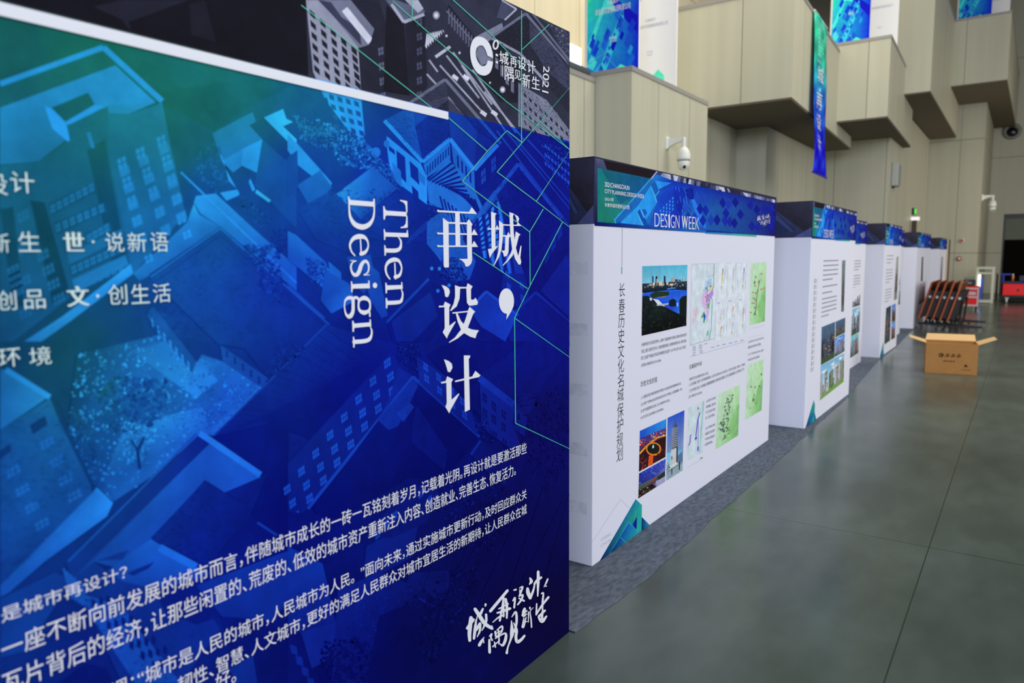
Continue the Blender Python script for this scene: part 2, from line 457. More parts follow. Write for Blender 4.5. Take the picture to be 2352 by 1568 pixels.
# ---- upper left: dark sky shapes, the big pale-roofed block
A([(430, 30), (560, 0), (870, 0), (590, 100), (605, 150), (560, 90)], .19, T1)
A([(870, 20), (940, 0), (990, 190), (880, 160)], .13, T1)
A([(740, 465), (980, 600), (1130, 500), (1360, 380), (1360, 340), (700, 420)], .1, T1)
A([(0, 385), (475, 215), (745, 465), (500, 520), (185, 735), (150, 745), (0, 755)], .22, T1)
A([(0, 495), (530, 300), (715, 470), (590, 525), (500, 520), (495, 490), (185, 735), (150, 745), (0, 755)], [.66, .74, .78, .6, .6, .6, .5, .5, .6], T1)
A([(235, 495), (405, 425), (435, 480), (300, 560)], .2, T1)
A([(205, 490), (235, 495), (300, 560), (325, 662), (240, 590)], .95, T1)
A([(300, 560), (435, 480), (485, 488), (310, 577)], .85, T1)
A([(310, 575), (490, 490), (500, 530), (340, 665), (325, 660)], .3, T1)
PL([(0, 385), (475, 217), (745, 465)], 13, .82, T1)
A([(745, 470), (770, 600), (850, 985), (600, 1270), (500, 700), (498, 522), (590, 527)], [.5, .42, .4, .45, .3, .38, .45], T1)
A([(0, 760), (150, 748), (190, 735), (498, 520), (500, 700), (600, 1220), (330, 1360), (60, 1568), (0, 1568)], [.35, .33, .3, .3, .25, .3, .35, .35, .3], T1)
A([(400, 690), (480, 640), (580, 1190), (520, 1230)], .08, T1)
A([(140, 920), (205, 930), (320, 1340), (240, 1395)], .08, T1); A([(0, 960), (60, 950), (110, 1400), (60, 1420)], .12, T1)
A([(395, 610), (415, 605), (435, 680), (420, 680)], .6, T1)
for a, b in (((535, 735), (625, 1090)), ((620, 690), (735, 1050)), ((716, 635), (808, 990))):
    for i in range(5):
        t = (i+.52)/4.6; c = (a[0]+(b[0]-a[0])*t, a[1]+(b[1]-a[1])*t)
        A([(c[0], c[1]), (c[0]+44, c[1]-20), (c[0]+54, c[1]+20), (c[0]+10, c[1]+42)], .62, T1)
    WINS(a, b, 5, (42, -20), (9, 46), .7, T1)
for a, b, n in (((228, 945), (405, 850), 7), ((252, 1032), (450, 945), 7), ((395, 1080), (475, 1035), 4), ((325, 1225), (530, 1130), 8), ((350, 1300), (540, 1215), 7)):
    A([(a[0]-6, a[1]-8), (b[0]+32, b[1]-18), (b[0]+44, b[1]+28), (a[0]+6, a[1]+46)], .2, T1)
    WINS(a, b, n, (24, -11), (6, 36), .62, T1)
A([(330, 1285), (575, 1170), (590, 1215), (350, 1345)], .62, T1)
A([(310, 1165), (560, 1050), (566, 1095), (318, 1215)], .5, T1)
for a, b in (((75, 985), (85, 1430)), ((165, 1165), (240, 1365)), ((30, 1235), (50, 1330))):
    WINS(a, b, 4, (55, -28), (8, 42), .52, T1, panes=3)
A([(110, 1568), (290, 1450), (600, 1212), (612, 1255), (330, 1470), (190, 1568)], [.7, .85, .95, .8, .75, .7], T1)
A([(612, 1255), (860, 1020), (890, 935), (915, 985), (1012, 1040), (690, 1262), (640, 1292)], [.6, .6, .9, .7, .5, .5, .4], T1)
A([(690, 1290), (1012, 1048), (1362, 1345), (1362, 1568), (670, 1568), (640, 1400)], [.22, .3, .28, .2, .18, .2], T1)
PL([(690, 1268), (1000, 1062)], 10, .12, T1)
WINS((660, 1180), (835, 1070), 2, (40, -18), (8, 32), .8, T1)
A([(900, 900), (990, 888), (1170, 1055), (1362, 1225), (1362, 1335), (1012, 1040), (920, 980), (890, 930)], [.75, .8, .62, .55, .6, .6, .7, .8], T1)
PL([(830, 790), (1362, 1300)], 4, .8, T1)
A([(975, 612), (1110, 540), (1160, 515), (1205, 640), (1115, 682), (1020, 742)], .5, T1)
A([(1115, 682), (1205, 640), (1265, 752), (1190, 798), (1110, 760)], .78, T1)
A([(1020, 740), (1115, 682), (1110, 762), (1070, 792)], .66, T1)
A([(990, 655), (1020, 740), (1085, 865), (1050, 830), (1030, 745)], .8, T1)
A([(1145, 575), (1215, 538), (1362, 690), (1310, 735), (1205, 640)], .1, T1)
A([(1205, 640), (1310, 735), (1362, 720), (1362, 1050), (1170, 850)], .26, T1)
A([(1212, 540), (1300, 500), (1315, 545), (1345, 560), (1300, 580), (1362, 640), (1362, 690)], .95, T1)
A([(1178, 870), (1245, 920), (1235, 930), (1172, 885)], .95, T1); A([(1010, 885), (1090, 870), (1102, 895), (1040, 922)], .8, T1)
A([(1150, 820), (1172, 870), (1160, 880), (1142, 835)], .8, T1)
SPK([(900, 700), (1000, 640), (1060, 860), (1000, 890), (880, 800)], 60, 12, (.15, .45), 1, T1)
SPK([(1100, 880), (1180, 930), (1260, 1010), (1200, 1060), (1110, 960)], 70, 12, (.05, .3), 2, T1)
SPK([(1250, 1060), (1330, 1050), (1350, 1130), (1290, 1170), (1245, 1120)], 60, 12, (.0, .2), 3, T1)
SPK([(700, 1400), (1360, 1420), (1360, 1568), (700, 1568)], 30, 22, (.08, .3), 4, T1)

# ---- upper middle and right
A([(85, 0), (150, 0), (325, 215), (338, 420), (170, 450), (118, 330)], .72, T2)
for i in range(6):
    for j in range(5):
        t = i/5.2; x = 100+ j*48; y0 = 40+j*42; x += t*22; y0 += t*265*(1-j*.06)
        A([(x, y0), (x+26, y0+24), (x+28, y0+52), (x+3, y0+28)], .1, T2)
A([(170, 410), (338, 440), (355, 620), (345, 640), (280, 600), (190, 480)], .82, T2)
for i in range(4):
    for j in range(4):
        A([(190+j*38+i*8, 430+i*45+j*10), (212+j*38+i*8, 440+i*45+j*10), (216+j*38+i*8, 464+i*45+j*10), (194+j*38+i*8, 454+i*45+j*10)], .25, T2)
A([(150, 0), (290, 0), (400, 130), (375, 205), (330, 220)], .58, T2)
A([(140, 0), (200, 10), (250, 80), (330, 130), (340, 210)], .3, T2)
LN((262, 42), (382, 192), 16, .95, T2)
A([(290, 0), (420, 0), (455, 118), (442, 430), (338, 408), (328, 220), (378, 205), (400, 135)], .14, T2)
WINS((415, 222), (425, 430), 4, (26, -8), (2, 34), .5, T2, panes=2)
A([(450, 0), (500, 0), (632, 50), (622, 72), (535, 100)], .5, T2)
A([(455, 20), (535, 105), (560, 440), (470, 425), (440, 420)], .06, T2)
A([(540, 105), (630, 72), (642, 400), (600, 440), (560, 432)], .12, T2)
PL([(478, 20), (535, 102), (628, 66)], 7, .8, T2)
A([(540, 0), (600, 0), (625, 40), (600, 60)], .8, T2)
WINS((592, 90), (592, 425), 6, (26, -9), (2, 32), .42, T2)
A([(632, 60), (700, 60), (780, 160), (860, 260), (1000, 440), (1090, 600), (960, 580), (800, 440), (640, 270)], .2, T2)
for i in range(9): A([(632+i*10, 212-i*9), (640+i*10, 224-i*9), (646+i*9, 158-i*2), (640+i*9, 152-i*2)], .92, T2)
LN((680, 262), (748, 214), 7, .85, T2)
for a, b in (((650, 275), (690, 330)), ((730, 255), (880, 450)), ((700, 300), (900, 520)), ((760, 240), (940, 480)), ((800, 300), (1000, 600)), ((850, 320), (1050, 610)), ((640, 340), (840, 560)), ((905, 420), (1085, 640))):
    LN(a, b, 4, .75, T2)
for c in ((800, 355), (930, 520)):
    for k in (-1, 1): A([(c[0]+k*25-12, c[1]-16), (c[0]+k*25+12, c[1]+2), (c[0]+k*25+4, c[1]+18), (c[0]+k*25-22, c[1]-2)], .95, T2)
A([(700, 0), (860, 0), (985, 100), (862, 172)], .24, T2); A([(862, 170), (985, 105), (992, 132), (876, 232)], .62, T2)
A([(740, 20), (860, 170), (850, 200), (730, 60)], .1, T2)
PL([(730, 50), (850, 190)], 4, .5, T2)
for i in range(9): LN((742+i*13, 40+i*15), (742+i*13, 110+i*15), 3, .5, T2)
A([(985, 0), (1052, 42), (1000, 92), (960, 80)], .38, T2); PL([(985, 0), (1052, 42), (998, 92)], 4, .8, T2)
A([(940, 172), (1095, 60), (1200, 112), (1300, 345), (1300, 520), (1180, 372), (1070, 245)], .17, T2)
A([(945, 165), (1095, 78), (1110, 100), (1112, 200), (1070, 242), (990, 225)], .12, T2)
A([(1112, 100), (1210, 200), (1300, 335), (1300, 420), (1200, 335), (1115, 205)], .33, T2)
PL([(935, 172), (1095, 62), (1300, 300)], 6, .55, T2); PL([(940, 176), (1068, 246), (1190, 380)], 6, .7, T2)
A([(1100, 0), (1300, 0), (1300, 310), (1200, 115)], .26, T2)
PL([(1130, 60), (1300, 280)], 9, .5, T2); SPK([(1200, 110), (1300, 150), (1300, 300)], 40, 8, (.3, .6), 5, T2)
A([(1060, 380), (1190, 460), (1300, 600), (1300, 660), (1060, 580)], .6, T2)
for i in range(9):
    for j in range(4):
        A([(1085+i*24, 425+i*22+j*42), (1097+i*24, 436+i*22+j*42), (1099+i*24, 452+i*22+j*42), (1087+i*24, 441+i*22+j*42)], .1, T2)
A([(880, 180), (985, 200), (1060, 290), (1060, 470), (980, 470), (890, 360)], .1, T2)
for i in range(5): A([(930+i*24, 225+i*36), (944+i*24, 235+i*36), (944+i*24, 285+i*36), (930+i*24, 275+i*36)], .55, T2)
A([(880, 200), (915, 190), (945, 240), (930, 290), (890, 300), (865, 250)], .6, T2)
for c, r in (((683, 70), 16), ((988, 412), 13), ((790, 243), 6), ((930, 380), 5), ((730, 165), 6)):
    A(ell(c[0], c[1], r, r*1.2, 14), .7, T2); A(ell(c[0], c[1], r*.55, r*.66, 12), 1, T2)
A([(560, 470), (725, 360), (740, 455), (738, 510), (630, 480)], .28, T2); PL([(560, 475), (725, 365), (980, 660)], 7, .55, T2)
A([(640, 470), (738, 445), (738, 505)], .45, T2)
# the hipped-roof house
A([(445, 552), (580, 480), (590, 580), (620, 740)], [.42, .5, .5, .42], T2)
A([(585, 578), (738, 455), (748, 635), (620, 742)], .16, T2)
A([(580, 482), (738, 450), (740, 456), (585, 580)], .35, T2)
A([(738, 452), (872, 600), (858, 778), (748, 638)], .3, T2)
A([(738, 448), (968, 662), (858, 778), (872, 600)], .2, T2)
A([(455, 625), (612, 752), (640, 812), (642, 940), (520, 850), (470, 770), (458, 690)], .9, T2)
for q in ([(500, 690), (540, 722), (546, 840), (505, 800)], [(560, 738), (600, 775), (606, 850), (566, 812)], [(465, 668), (492, 690), (494, 712), (466, 690)], [(570, 850), (600, 880), (604, 930), (576, 905)]):
    A(q, .12, T2)
for q in ([(480, 742), (520, 785), (526, 862), (486, 822)], [(600, 785), (632, 815), (632, 855), (602, 825)]): A(q, .7, T2)
A([(625, 757), (745, 645), (748, 745), (640, 815)], .7, T2)
for i in range(9): A([(640+i*12, 765-i*11), (646+i*12, 760-i*11), (646+i*12, 800-i*11), (640+i*12, 805-i*11)], .12, T2)
A([(752, 650), (858, 788), (862, 905), (835, 880), (762, 745)], .68, T2)
for i in range(4): A([(778+i*19, 710+i*24), (786+i*19, 720+i*24), (788+i*19, 775+i*24), (780+i*19, 765+i*24)], .12, T2)
A([(860, 785), (966, 672), (972, 745), (870, 905)], .12, T2); WINS((888, 790), (935, 735), 2, (22, -22), (2, 60), .5, T2)
A([(640, 830), (745, 735), (850, 850), (900, 960), (800, 1100), (720, 960), (650, 940)], .72, T2)
for i in range(15): LN((648+i*15, 830+i*6), (760+i*11, 745+i*22), 5, .12, T2)
for i in range(10): LN((700+i*18, 900+i*14), (742+i*19, 1060+i*14), 4, .2, T2)
PL([(445, 554), (620, 744), (746, 638), (858, 780), (966, 664)], 9, .9, T2)
# left of the house
A([(0, 615), (45, 660), (205, 840), (190, 872), (50, 760), (0, 690)], .72, T2)
A([(45, 850), (150, 782), (205, 862), (105, 958)], [.42, .5, .45, .35], T2)
A([(0, 720), (45, 690), (50, 860), (0, 900)], .25, T2)
SPK([(130, 545), (350, 640), (450, 760), (440, 800), (250, 760), (170, 640)], 170, 14, (.2, .8), 6, T2)
SPK([(20, 520), (200, 600), (180, 700), (60, 640)], 70, 15, (.2, .55), 7, T2)
A(ell(405, 700, 22, 24, 12), .72, T2); A(ell(455, 660, 14, 18, 10), .66, T2)
SPK([(380, 700), (470, 760), (520, 880), (440, 800)], 60, 8, (.2, .7), 8, T2)
A([(45, 962), (205, 872), (340, 1000), (510, 868), (642, 992), (642, 1105), (492, 1182), (330, 1185), (130, 1100)], [.2, .28, .26, .2, .15, .15, .18, .18, .16], T2)
A([(225, 890), (390, 765), (505, 865), (335, 1005)], [.78, .62, .42, .42], T2)
SPK([(640, 920), (700, 960), (730, 1060), (650, 1030)], 70, 9, (.1, .4), 9, T2)
A([(640, 1020), (720, 960), (800, 1090), (865, 1200), (835, 1285), (760, 1292), (690, 1180), (640, 1120)], .6, T2)
SPK([(640, 1020), (720, 960), (800, 1090), (865, 1200), (835, 1285), (760, 1292), (690, 1180), (640, 1120)], 120, 5, (.2, .75), 10, T2)
SPK([(700, 1190), (780, 1180), (830, 1280), (760, 1330), (700, 1270)], 110, 11, (.02, .4), 11, T2)
A([(850, 1010), (955, 865), (1090, 1250), (1080, 1330), (1000, 1240), (900, 1180)], .5, T2)
for i in range(9): LN((870+i*14, 1010-i*12), (886+i*20, 1170+i*16), 6, .9 if i % 2 else .16, T2)
for i in range(8): LN((850+i*4, 1040+i*16), (955+i*6, 885+i*34), 4, .14, T2)
A([(950, 868), (1062, 752), (1262, 1005), (1085, 1252)], [.2, .14, .14, .1], T2); PL([(870, 1000), (1060, 752), (1262, 1002)], 9, .62, T2)
A([(1085, 1252), (1258, 1012), (1264, 1085), (1110, 1325)], .2, T2); WINS((1180, 1170), (1240, 1060), 3, (20, -28), (2, 45), .45, T2)
A([(990, 1255), (1085, 1255), (1110, 1330), (1090, 1450), (980, 1330)], .34, T2)
for k in range(3): WINS((1000+k*6, 1240+k*55), (1065+k*4, 1290+k*58), 2, (20, 16), (0, 26), .75, T2)
for a, b in (((960, 600), (1298, 1040)), ((1005, 605), (1298, 960)), ((1050, 640), (1298, 930)), ((1100, 640), (1298, 850))): LN(a, b, 5, .5, T2)
SPK([(1150, 640), (1298, 680), (1298, 880), (1200, 780)], 90, 10, (.05, .6), 12, T2)
for i in range(8):
    for j in range(3): A([(1180+i*15, 660+i*12+j*40), (1190+i*15, 668+i*12+j*40), (1191+i*15, 684+i*12+j*40), (1181+i*15, 676+i*12+j*40)], .75, T2)
A([(1000, 1470), (1140, 1340), (1300, 1475), (1300, 1568), (1020, 1568)], [.3, .26, .2, .2, .3], T2); PL([(1000, 1475), (1140, 1342), (1300, 1475)], 6, .5, T2)
A([(1160, 1335), (1280, 1170), (1300, 1190), (1300, 1460)], .36, T2)
A([(835, 1420), (912, 1338), (1055, 1450), (1000, 1568), (890, 1500)], [.5, .5, .7, .62, .6], T2); PL([(832, 1422), (912, 1338), (1060, 1448)], 6, .75, T2)
A([(835, 1420), (890, 1500), (1000, 1568), (880, 1568), (760, 1500)], .2, T2)
A([(460, 1490), (650, 1280), (725, 1340), (765, 1420), (650, 1568), (480, 1568)], .12, T2)
A([(478, 1475), (655, 1340), (690, 1450), (575, 1568), (500, 1568)], .28, T2); PL([(455, 1480), (648, 1280)], 6, .5, T2)
A([(540, 1130), (560, 1090), (640, 1010), (640, 1050)], .3, T2)
for c in ((662, 1233), (697, 1234), (742, 1310), (690, 1335)): A(ell(c[0], c[1], 8, 9, 10), .95, T2)
A([(0, 1060), (40, 1080), (170, 1200), (285, 1350), (240, 1385), (90, 1262), (0, 1190)], [.55, .6, .6, .85, .9, .6, .5], T2)
A([(188, 1200), (245, 1250), (252, 1365), (190, 1310)], .65, T2)
A([(270, 1180), (380, 1170), (400, 1260), (350, 1350), (300, 1300)], .42, T2)
SPK([(80, 1180), (190, 1210), (180, 1320), (100, 1290)], 90, 12, (.1, .5), 13, T2)
PL([(0, 1310), (170, 1462)], 5, .5, T2); PL([(0, 1340), (150, 1480)], 4, .4, T2)
A([(330, 1180), (420, 1250), (460, 1450), (430, 1460), (380, 1380)], .5, T2)
A([(0, 1350), (160, 1490), (200, 1568), (0, 1568)], .12, T2)

# ---- lower left
A([(0, 130), (30, 128), (228, 250), (0, 405)], [.55, .6, .72, .58], T3); PL([(25, 128), (228, 256)], 13, .85, T3)
A([(0, 405), (228, 260), (275, 375), (415, 662), (425, 700), (120, 1005), (0, 1120)], [.38, .45, .42, .36, .36, .34, .34], T3)
A([(135, 385), (205, 340), (217, 382), (150, 427)], .06, T3); A([(0, 500), (45, 468), (52, 502), (0, 540)], .06, T3)
A([(228, 260), (275, 375), (415, 662), (440, 660), (330, 450), (260, 270)], .12, T3)
for cs in (((178, 465), (222, 550), (263, 632), (303, 708), (342, 778)), ((22, 596), (66, 680), (110, 760), (155, 838), (200, 908))):
    for c in cs: WINS(c, c, 1, (64, -36), (10, 36), .6, T3, panes=3)
A([(0, 1120), (425, 692), (442, 668), (518, 740), (490, 802), (200, 1012), (40, 1152), (0, 1172)], [.6, .7, .85, .95, .85, .7, .62, .55], T3)
court = [(350, 60), (760, -40), (890, 115), (925, 60), (1050, 100), (1218, 190), (980, 432), (920, 420), (700, 620), (520, 735), (430, 655), (310, 400)]
A(court, [.2, .5, .66, .5, .6, .7, .82, .62, .5, .5, .24, .17], T3)
A([(470, 640), (560, 420), (760, 340), (930, 300), (960, 400), (700, 610), (530, 720)], [.4, .6, .66, .78, .7, .62, .5], T3)
A([(760, 0), (880, 110), (920, 80), (1000, 180), (900, 260), (760, 160), (600, 40)], [.6, .72, .6, .8, .82, .66, .5], T3)
SPK(court, 300, 15, (.45, .95), 14, T3)
SPK([(520, 160), (760, 180), (760, 330), (640, 420), (520, 420), (440, 250)], 150, 22, (.1, .4), 15, T3)
SPK([(760, 200), (1200, 190), (980, 430), (780, 420)], 160, 5, (.1, .3), 16, T3)
SPK([(560, 370), (650, 360), (700, 460), (650, 560), (560, 540)], 130, 11, (.4, .95), 17, T3)
PL([(640, 585), (630, 500), (660, 440)], 8, .15, T3); PL([(630, 500), (600, 450)], 5, .15, T3)
SPK([(330, 300), (440, 420), (430, 640), (340, 440)], 90, 16, (.08, .35), 18, T3)
A([(980, 432), (1218, 195), (1322, 300), (1322, 900), (1150, 800), (1225, 620), (1190, 600)], [.12, .3, .2, .05, .05, .04, .08], T3)
A([(980, 432), (1322, 355), (1322, 900), (1150, 800), (1225, 622), (960, 465)], .06, T3)
A([(920, 418), (965, 468), (330, 1085), (300, 1020)], [.2, .2, .24, .22], T3)
A([(962, 468), (1195, 622), (1030, 692), (940, 635), (690, 907), (885, 1030), (740, 1095), (430, 1010), (330, 1085)], [.62, .72, .6, .55, .55, .5, .45, .5, .3], T3)
PL([(915, 420), (1195, 612)], 14, .9, T3); LN((900, 424), (310, 1010), 5, .5, T3)
A([(1195, 622), (1228, 610), (1135, 745), (1030, 692)], .14, T3)
A([(940, 637), (1152, 772), (962, 1032), (690, 902)], [.2, .14, .16, .24], T3)
A([(690, 905), (890, 1030), (962, 1060), (860, 1125), (560, 1130), (480, 1060)], [.7, .7, .5, .45, .45, .5], T3); LN((730, 945), (900, 1035), 18, .85, T3)
A([(440, 1005), (590, 955), (560, 1000)], .3, T3); A([(580, 1062), (708, 1010), (680, 1042), (610, 1075)], .22, T3)
A([(330, 1085), (430, 1010), (560, 1100), (700, 1135), (880, 1120), (1010, 1320), (830, 1568), (560, 1568)], .3, T3)
A([(345, 1150), (560, 1215), (830, 1568), (620, 1568)], .6, T3)
for i in range(7):
    for j in range(4):
        A([(385+i*52+j*34, 1185+i*46-j*8), (405+i*52+j*34, 1200+i*46-j*8), (402+i*52+j*34, 1236+i*46-j*8), (384+i*52+j*34, 1220+i*46-j*8)], .1, T3)
A([(700, 1140), (890, 1090), (1010, 1260), (900, 1300), (760, 1240)], .12, T3)
A([(900, 1120), (1322, 960), (1322, 1200), (1240, 1280), (1050, 1300)], [.34, .46, .42, .4, .3], T3)
A([(1150, 800), (1270, 890), (1322, 960), (1050, 1060), (960, 1030)], .1, T3); LN((1180, 830), (1270, 890), 6, .5, T3)
A([(1010, 1260), (1240, 1280), (1322, 1400), (1322, 1568), (1120, 1568)], .1, T3)
A([(1050, 1500), (1160, 1440), (1180, 1568), (1080, 1568)], .38, T3)
A([(270, 1568), (390, 1478), (480, 1500), (510, 1568)], .05, T3)
A([(0, 1180), (250, 1060), (330, 1090), (120, 1420), (0, 1450)], .34, T3)
for i in range(6): LN((290+i*16, 1040+i*14), (330+i*16, 1180+i*10), 6, .65, T3)

# big flat roof and the long tiled roof across the middle
A([(345, 640), (505, 527), (752, 745), (612, 866), (560, 800), (500, 790)], [.3, .24, .2, .12, .16, .22])
PL([(345, 636), (505, 524), (755, 745)], 4, .55); PL([(352, 650), (505, 540), (742, 748)], 2, .12)
A([(335, 725), (350, 700), (450, 830), (440, 855)], .36); WINS((345, 728), (428, 826), 7, (7, 9), (1, 17), .8, lambda p: p, panes=1)
A([(505, 792), (615, 868), (600, 890), (510, 830)], .4); WINS((516, 802), (590, 862), 5, (8, 6), (0, 15), .14, lambda p: p, panes=1)
A([(490, 1002), (752, 745), (912, 792), (905, 872), (722, 1012), (600, 965)], [.16, .26, .2, .1, .05, .06])
PL([(490, 1000), (752, 742)], 4, .42)
for i in range(16): LN((505+i*16, 985-i*15.5), (610+i*19, 968-i*7), 1.4, .1)
SPK([(640, 780), (700, 800), (660, 860), (610, 860)], 60, 8, (.05, .3), 81); SPK([(560, 560), (640, 560), (650, 700), (600, 660)], 70, 9, (.08, .45), 82)
A([(745, 620), (800, 650), (815, 690), (760, 720), (735, 690)], [.5, .55, .85, .6, .4])
# ---- lower middle and right
A([(0, 560), (470, 55), (530, 110), (575, 160), (95, 762), (0, 860)], .24, T4)
for r_, (a, b) in enumerate((((440, 92), (-20, 672)), ((455, 155), (5, 735)), ((462, 218), (20, 795)))):
    WINS(a, b, 8, (30, -22), (4, 36), .78, T4, panes=3)
A([(505, 118), (575, 158), (600, 200), (500, 330), (410, 362), (470, 250)], .34, T4)
PL([(92, 768), (575, 162), (882, 438)], 7, .62, T4)
A([(112, 768), (415, 362), (470, 406), (585, 285), (592, 205), (872, 442), (720, 640), (560, 620), (180, 852)], [.08, .12, .14, .1, .14, .1, .05, .08, .06], T4)
A([(412, 358), (572, 172), (600, 202), (505, 390), (462, 406)], .45, T4); A([(500, 330), (560, 280), (580, 300), (530, 370)], .55, T4)
A([(575, 372), (592, 295), (732, 500), (722, 592), (570, 462)], .24, T4)
A([(590, 70), (720, 155), (882, 380), (872, 432), (605, 190)], .36, T4)
for a in ((620, 90), (680, 140), (740, 200), (790, 250), (625, 145), (685, 200), (745, 262), (800, 312)): WINS(a, a, 1, (24, 18), (2, 34), .75, T4)
SPK([(500, 0), (610, 20), (630, 120), (560, 160), (510, 110)], 90, 9, (.02, .4), 19, T4)
A([(640, 60), (760, 0), (860, 80), (880, 170), (800, 240), (720, 150)], .1, T4)
A([(880, 150), (1090, 0), (1302, 0), (1302, 20), (1150, 235), (1035, 292)], .22, T4)
A([(880, 165), (1040, 290), (1035, 380), (1080, 510), (1060, 520), (890, 390)], .42, T4); LN((880, 168), (1040, 292), 16, .6, T4)
for a in ((893, 232), (935, 270), (980, 308), (895, 300), (935, 330), (980, 365), (940, 405), (985, 440)): WINS(a, a, 1, (22, 18), (1, 38), .1, T4)
A([(1085, 240), (1130, 240), (1135, 290), (1095, 345), (1035, 300)], .32, T4); A([(1035, 290), (1100, 345), (1090, 440), (1040, 400)], .42, T4)
SPK([(830, 300), (900, 320), (960, 470), (880, 440)], 100, 9, (.02, .35), 20, T4)
A([(840, 520), (890, 455), (1030, 560), (960, 650)], .22, T4); LN((885, 455), (840, 520), 6, .5, T4)
A([(360, 940), (520, 855), (600, 830), (570, 990), (345, 1110)], [.35, .42, .38, .36, .34], T4)
A([(350, 900), (520, 700), (650, 640), (700, 700), (640, 830), (480, 900)], .24, T4)
for a in ((400, 880), (440, 830), (480, 790), (600, 690), (640, 720)): WINS(a, a, 1, (22, -18), (2, 34), .75, T4)
A([(0, 940), (160, 1020), (222, 1290), (0, 1365)], [.5, .56, .42, .35], T4)
A([(0, 780), (90, 790), (340, 830), (340, 920), (160, 1018), (0, 935)], .14, T4)
A([(0, 1300), (60, 1340), (150, 1568), (0, 1568)], .16, T4)
for i in range(4): A([(10+i*26, 1390+i*50), (40+i*26, 1400+i*50), (46+i*26, 1440+i*50), (16+i*26, 1430+i*50)], .5, T4)
A([(60, 1330), (222, 1290), (205, 1450), (110, 1500)], .5, T4)
A([(230, 1140), (420, 1060), (660, 1150), (560, 1350), (420, 1568), (200, 1568)], [.45, .4, .2, .2, .22, .3], T4)
SPK([(230, 1140), (420, 1060), (560, 1150), (420, 1400), (240, 1400)], 120, 9, (.15, .6), 21, T4)
SPK([(160, 1380), (330, 1360), (430, 1440), (350, 1568), (140, 1568)], 120, 18, (.0, .22), 22, T4)
A([(560, 1060), (740, 1050), (740, 1120), (690, 1180), (540, 1120)], .3, T4); LN((600, 1180), (665, 1222), 7, .6, T4)
A([(420, 1260), (600, 1180), (670, 1222), (500, 1568), (360, 1568)], .12, T4)
SPK([(700, 600), (1000, 640), (1050, 800), (900, 1000), (700, 900)], 130, 16, (.0, .45), 23, T4)
SPK([(500, 1150), (900, 1000), (850, 1200), (650, 1500)], 120, 18, (.0, .35), 24, T4)
SPK([(1050, 250), (1290, 200), (1290, 560), (1180, 700), (1060, 480)], 120, 14, (.0, .3), 25, T4)
for i in range(14):
    x = 660+i*44; LN((x+120, 640+ (i % 4)*30), (x-120, 1150+(i % 5)*60), 3, .2, T4) if i % 2 else None
def TEX(P, L0, amp, n, T, seed, r=4.5): SPK(P, n, r, (max(0, L0-amp), L0+amp), seed, T)
TEX([(112, 768), (415, 362), (592, 205), (872, 442), (720, 640), (180, 852)], .1, .07, 260, T4, 61)
TEX([(0, 0), (470, 55), (0, 560)], .15, .06, 220, T4, 62); TEX([(690, 1290), (1012, 1048), (1362, 1345), (1362, 1568), (670, 1568)], .22, .06, 160, T1, 63, 9)
TEX([(445, 552), (580, 480), (620, 740)], .45, .1, 120, T2, 65); TEX([(590, 578), (738, 455), (748, 635), (620, 742)], .17, .07, 120, T2, 66)
TEX([(940, 172), (1095, 62), (1298, 345), (1298, 500), (1070, 245)], .24, .16, 320, T2, 67, 4); TEX([(1060, 390), (1190, 460), (1298, 600), (1298, 640), (1060, 560)], .55, .3, 200, T2, 68, 4)
TEX([(640, 90), (760, 170), (1000, 460), (1080, 600), (960, 570), (640, 270)], .25, .2, 160, T2, 69, 3); TEX([(560, 470), (725, 365), (738, 500)], .36, .12, 110, T2, 70, 4); TEX([(738, 450), (966, 662), (872, 600)], .24, .08, 100, T2, 71)
TEX([(950, 868), (1062, 752), (1262, 1005), (1085, 1252)], .14, .07, 200, T2, 72); TEX([(45, 962), (205, 872), (510, 868), (642, 1105), (330, 1185)], .2, .06, 220, T2, 73, 6); TEX([(940, 637), (1152, 772), (962, 1032), (690, 902)], .18, .06, 160, T3, 74, 7)
TEX([(0, 405), (228, 260), (415, 662), (120, 1005), (0, 1120)], .36, .06, 160, T3, 75, 9); TEX([(330, 0), (560, 0), (640, 240), (640, 470), (440, 430)], .15, .1, 160, T2, 76, 3)
TEX([(880, 150), (1090, 0), (1302, 20), (1035, 292)], .22, .07, 160, T4, 77); TEX([(330, 1085), (560, 1130), (1010, 1320), (830, 1568), (560, 1568)], .32, .12, 160, T3, 78, 8)
ART.build('printed_picture', wall_root)
print('ART', len(ART.f), ART.lay)

